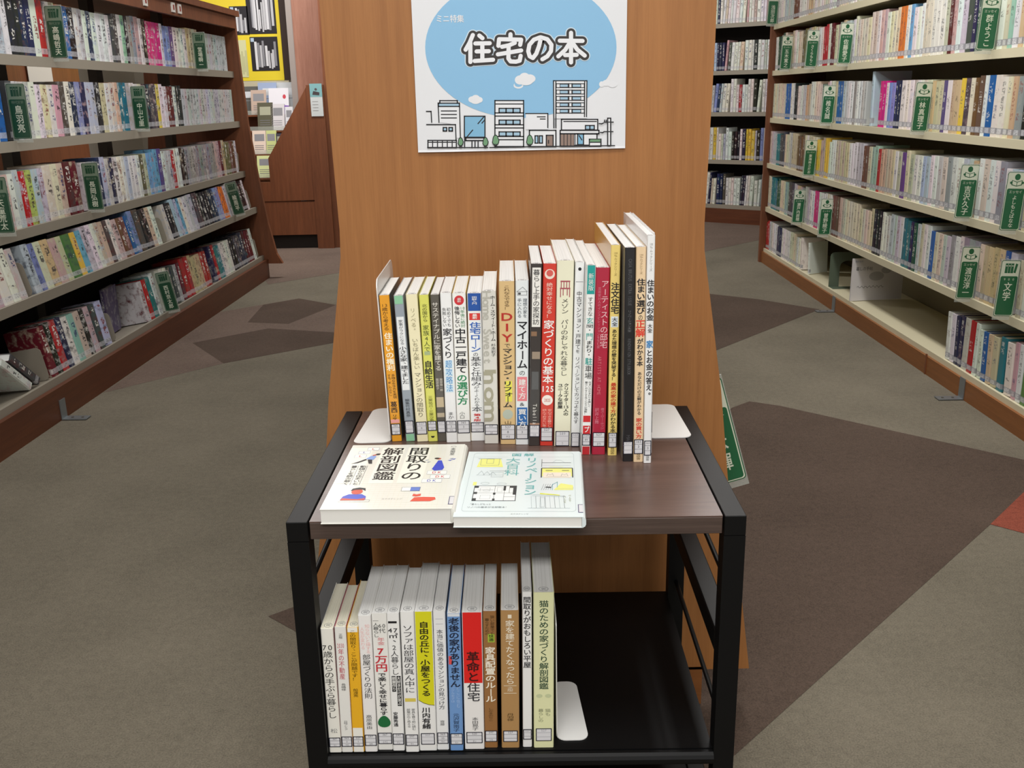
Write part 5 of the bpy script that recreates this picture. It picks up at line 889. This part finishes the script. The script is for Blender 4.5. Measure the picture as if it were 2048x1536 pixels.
for x, w_, h_, cl, nm, y in ((-1.98, .22, .20, '5c5c58', 'dark photo', 7.35), (-1.81, .135, .225, '9fb0d0', 'periwinkle blue', 7.325), (-1.72, .26, .225, 'c6cacc', 'pale grey', 7.35)):
    e = empty('booklet', (x, y, .9315), 0, label=f'{nm} booklet standing at the back of the leaflet rack', cat='booklet'); e.rotation_euler = (-.12, 0, 0)
    m = MB().box(0, w_, 0, .008, 0, h_, ink(cl)); f = lambda a, b, d: (a, -.0004-d, b)
    poly(m, [(w_*.25, h_*.6), (w_*.75, h_*.6), (w_*.75, h_*.82), (w_*.25, h_*.82)], ink('d4d8dc'), f)
    line(m, (w_*.3, h_*.5), (w_*.7, h_*.5), .005, ink('8a8e94'), f); m.build('cover', e)
pl = tag(MB().box(-1.375, -1.258, 6.92, 7.25, 0, 1.125, WOODL).build('trim_1'), 'brown veneer casing beside the leaflet rack', kind='structure')
tag(MB().box(-1.258, -.98, 6.95, 7.3, 0, 2.7, WOODL).build('trim_2'), 'tall brown veneer post just beyond the tower', kind='structure')
tag(MB().box(-1.50, -1.2585, 7.25, 7.6, 0, 2.7, PINK).build('trim_3'), 'pinkish brown lit pillar face above the rack', kind='structure')
tag(MB().box(-1.545, -1.5, 7.26, 7.62, 0, 2.7, mat('grey_edge', (160, 150, 144), .7)).build('trim_4'), 'pale grey pillar edge', kind='structure')
ntc = at(633, 200, 6.915)
nt = empty('small_notice', (ntc.x, 6.914, ntc.z), 0, label='narrow notice with teal top taped on the brown veneer casing', cat='notice')
m = MB().box(-.042, .042, 0, .001, -.108, .108, ink('d4dada')); f = lambda a, b, d: (a, -.0004-d, b)
poly(m, [(-.042, .02), (.042, .02), (.042, .108), (-.042, .108)], ink('86b8bc'), f); poly(m, [(-.026, .035), (.022, .03), (.024, .05), (-.018, .06)], ink('4c4448'), f, .0003); poly(m, ngon(0, .07, .009, .009, 10), ink('5c5458'), f, .0003)
for q in range(4): line(m, (-.03, -.01-.02*q), (.01, -.01-.02*q), .003, ink('a0a0a0'), f, .0003)
m.build('printed_sheet', nt)
# yellow notice board with photo sheets
YB = empty('notice_board', (-2.3, 7.42, 1.17), 0, label='yellow notice board with black and white photo sheets above the leaflet rack', cat='board')
MB().box(-.2, .673, 0, .02, 0, .95, ink('ecd434')).build('backing', YB); MB().box(.675, .735, .0, .03, 0, 1.2, mat('dark_brown_frame', (52, 34, 26), .6)).build('frame_post', YB)
MB().box(-.2, .705, .0, .02, -.05, -.002, ink('c8c0a4')).build('lower_rail', YB)
for i, (pa_, pb_, dk) in enumerate((((463, 70), (494, 12), 1), ((497, 68), (545, -40), 1), ((505, 142), (554, 73), 1), ((470, 155), (491, 80), 0))):
    qa, qb = at(*pa_, 7.415), at(*pb_, 7.415); x0, x1, z0, z1 = qa.x, qb.x, qa.z, qb.z
    e = empty('photo_sheet', (x0, 7.417, z0), 0, label=['grey photo sheet half hidden by the novel bookcase top', 'tall black and white photo sheet in the upper yellow board', 'black photo sheet of white columns, lower on the yellow board', 'cream sheet low on the yellow board behind the bookcase'][i], cat='photo')
    w_, h_ = x1-x0, z1-z0; m = MB().box(0, w_, 0, .001, 0, h_, ink('242228' if dk else 'd8d8a8')); rn = random.Random(i); x = w_*.15
    f = lambda a, b, d: (a, -.0003-d, b)
    while x < w_*.92:
        ww_ = rn.uniform(.009, .018); hh_ = rn.uniform(.35, .85)*h_; yb = rn.uniform(.03, .15)*h_
        poly(m, [(x, yb), (x+ww_, yb), (x+ww_, yb+hh_), (x, yb+hh_)], ink(rn.choice(['dcdce0', 'c4c4c8', '8c8c92', 'dcdce0'])) if dk else ink('c4c494'), f, .0002); x += ww_+rn.choice([0, .002, .006])
    if dk: poly(m, [(.006, h_*.86), (.03, h_*.86), (.03, h_*.97), (.006, h_*.97)], ink('b4c8dc'), f, .0004)
    m.build('printed_sheet', e)
# things glimpsed through the novel bookcase
tag(MB().box(-2.75, -2.70, 3.0, 6.4, 0, 2.3, WOODL).build('trim_5'), 'brown veneer partition beyond the novel bookcase', kind='structure')
for i, (y, z, w_, h_) in enumerate(((3.75, 1.0, .12, .26), (4.25, .98, .16, .28), (4.95, 1.0, .22, .30), (5.7, .95, .3, .34), (4.4, .62, .2, .2))):
    tag(MB().box(-2.69, -2.688, y, y+w_, z, z+h_, ink('dcd8d0')).box(-2.688, -2.6875, y+.03, y+w_-.03, z+.04, z+.08, ink('8a8a8a')).build('wall_notice'), ['narrow white notice', 'square white notice', 'wide white notice', 'largest white notice', 'low white notice'][i]+' on the partition glimpsed through the novel bookcase gaps', 'notice')
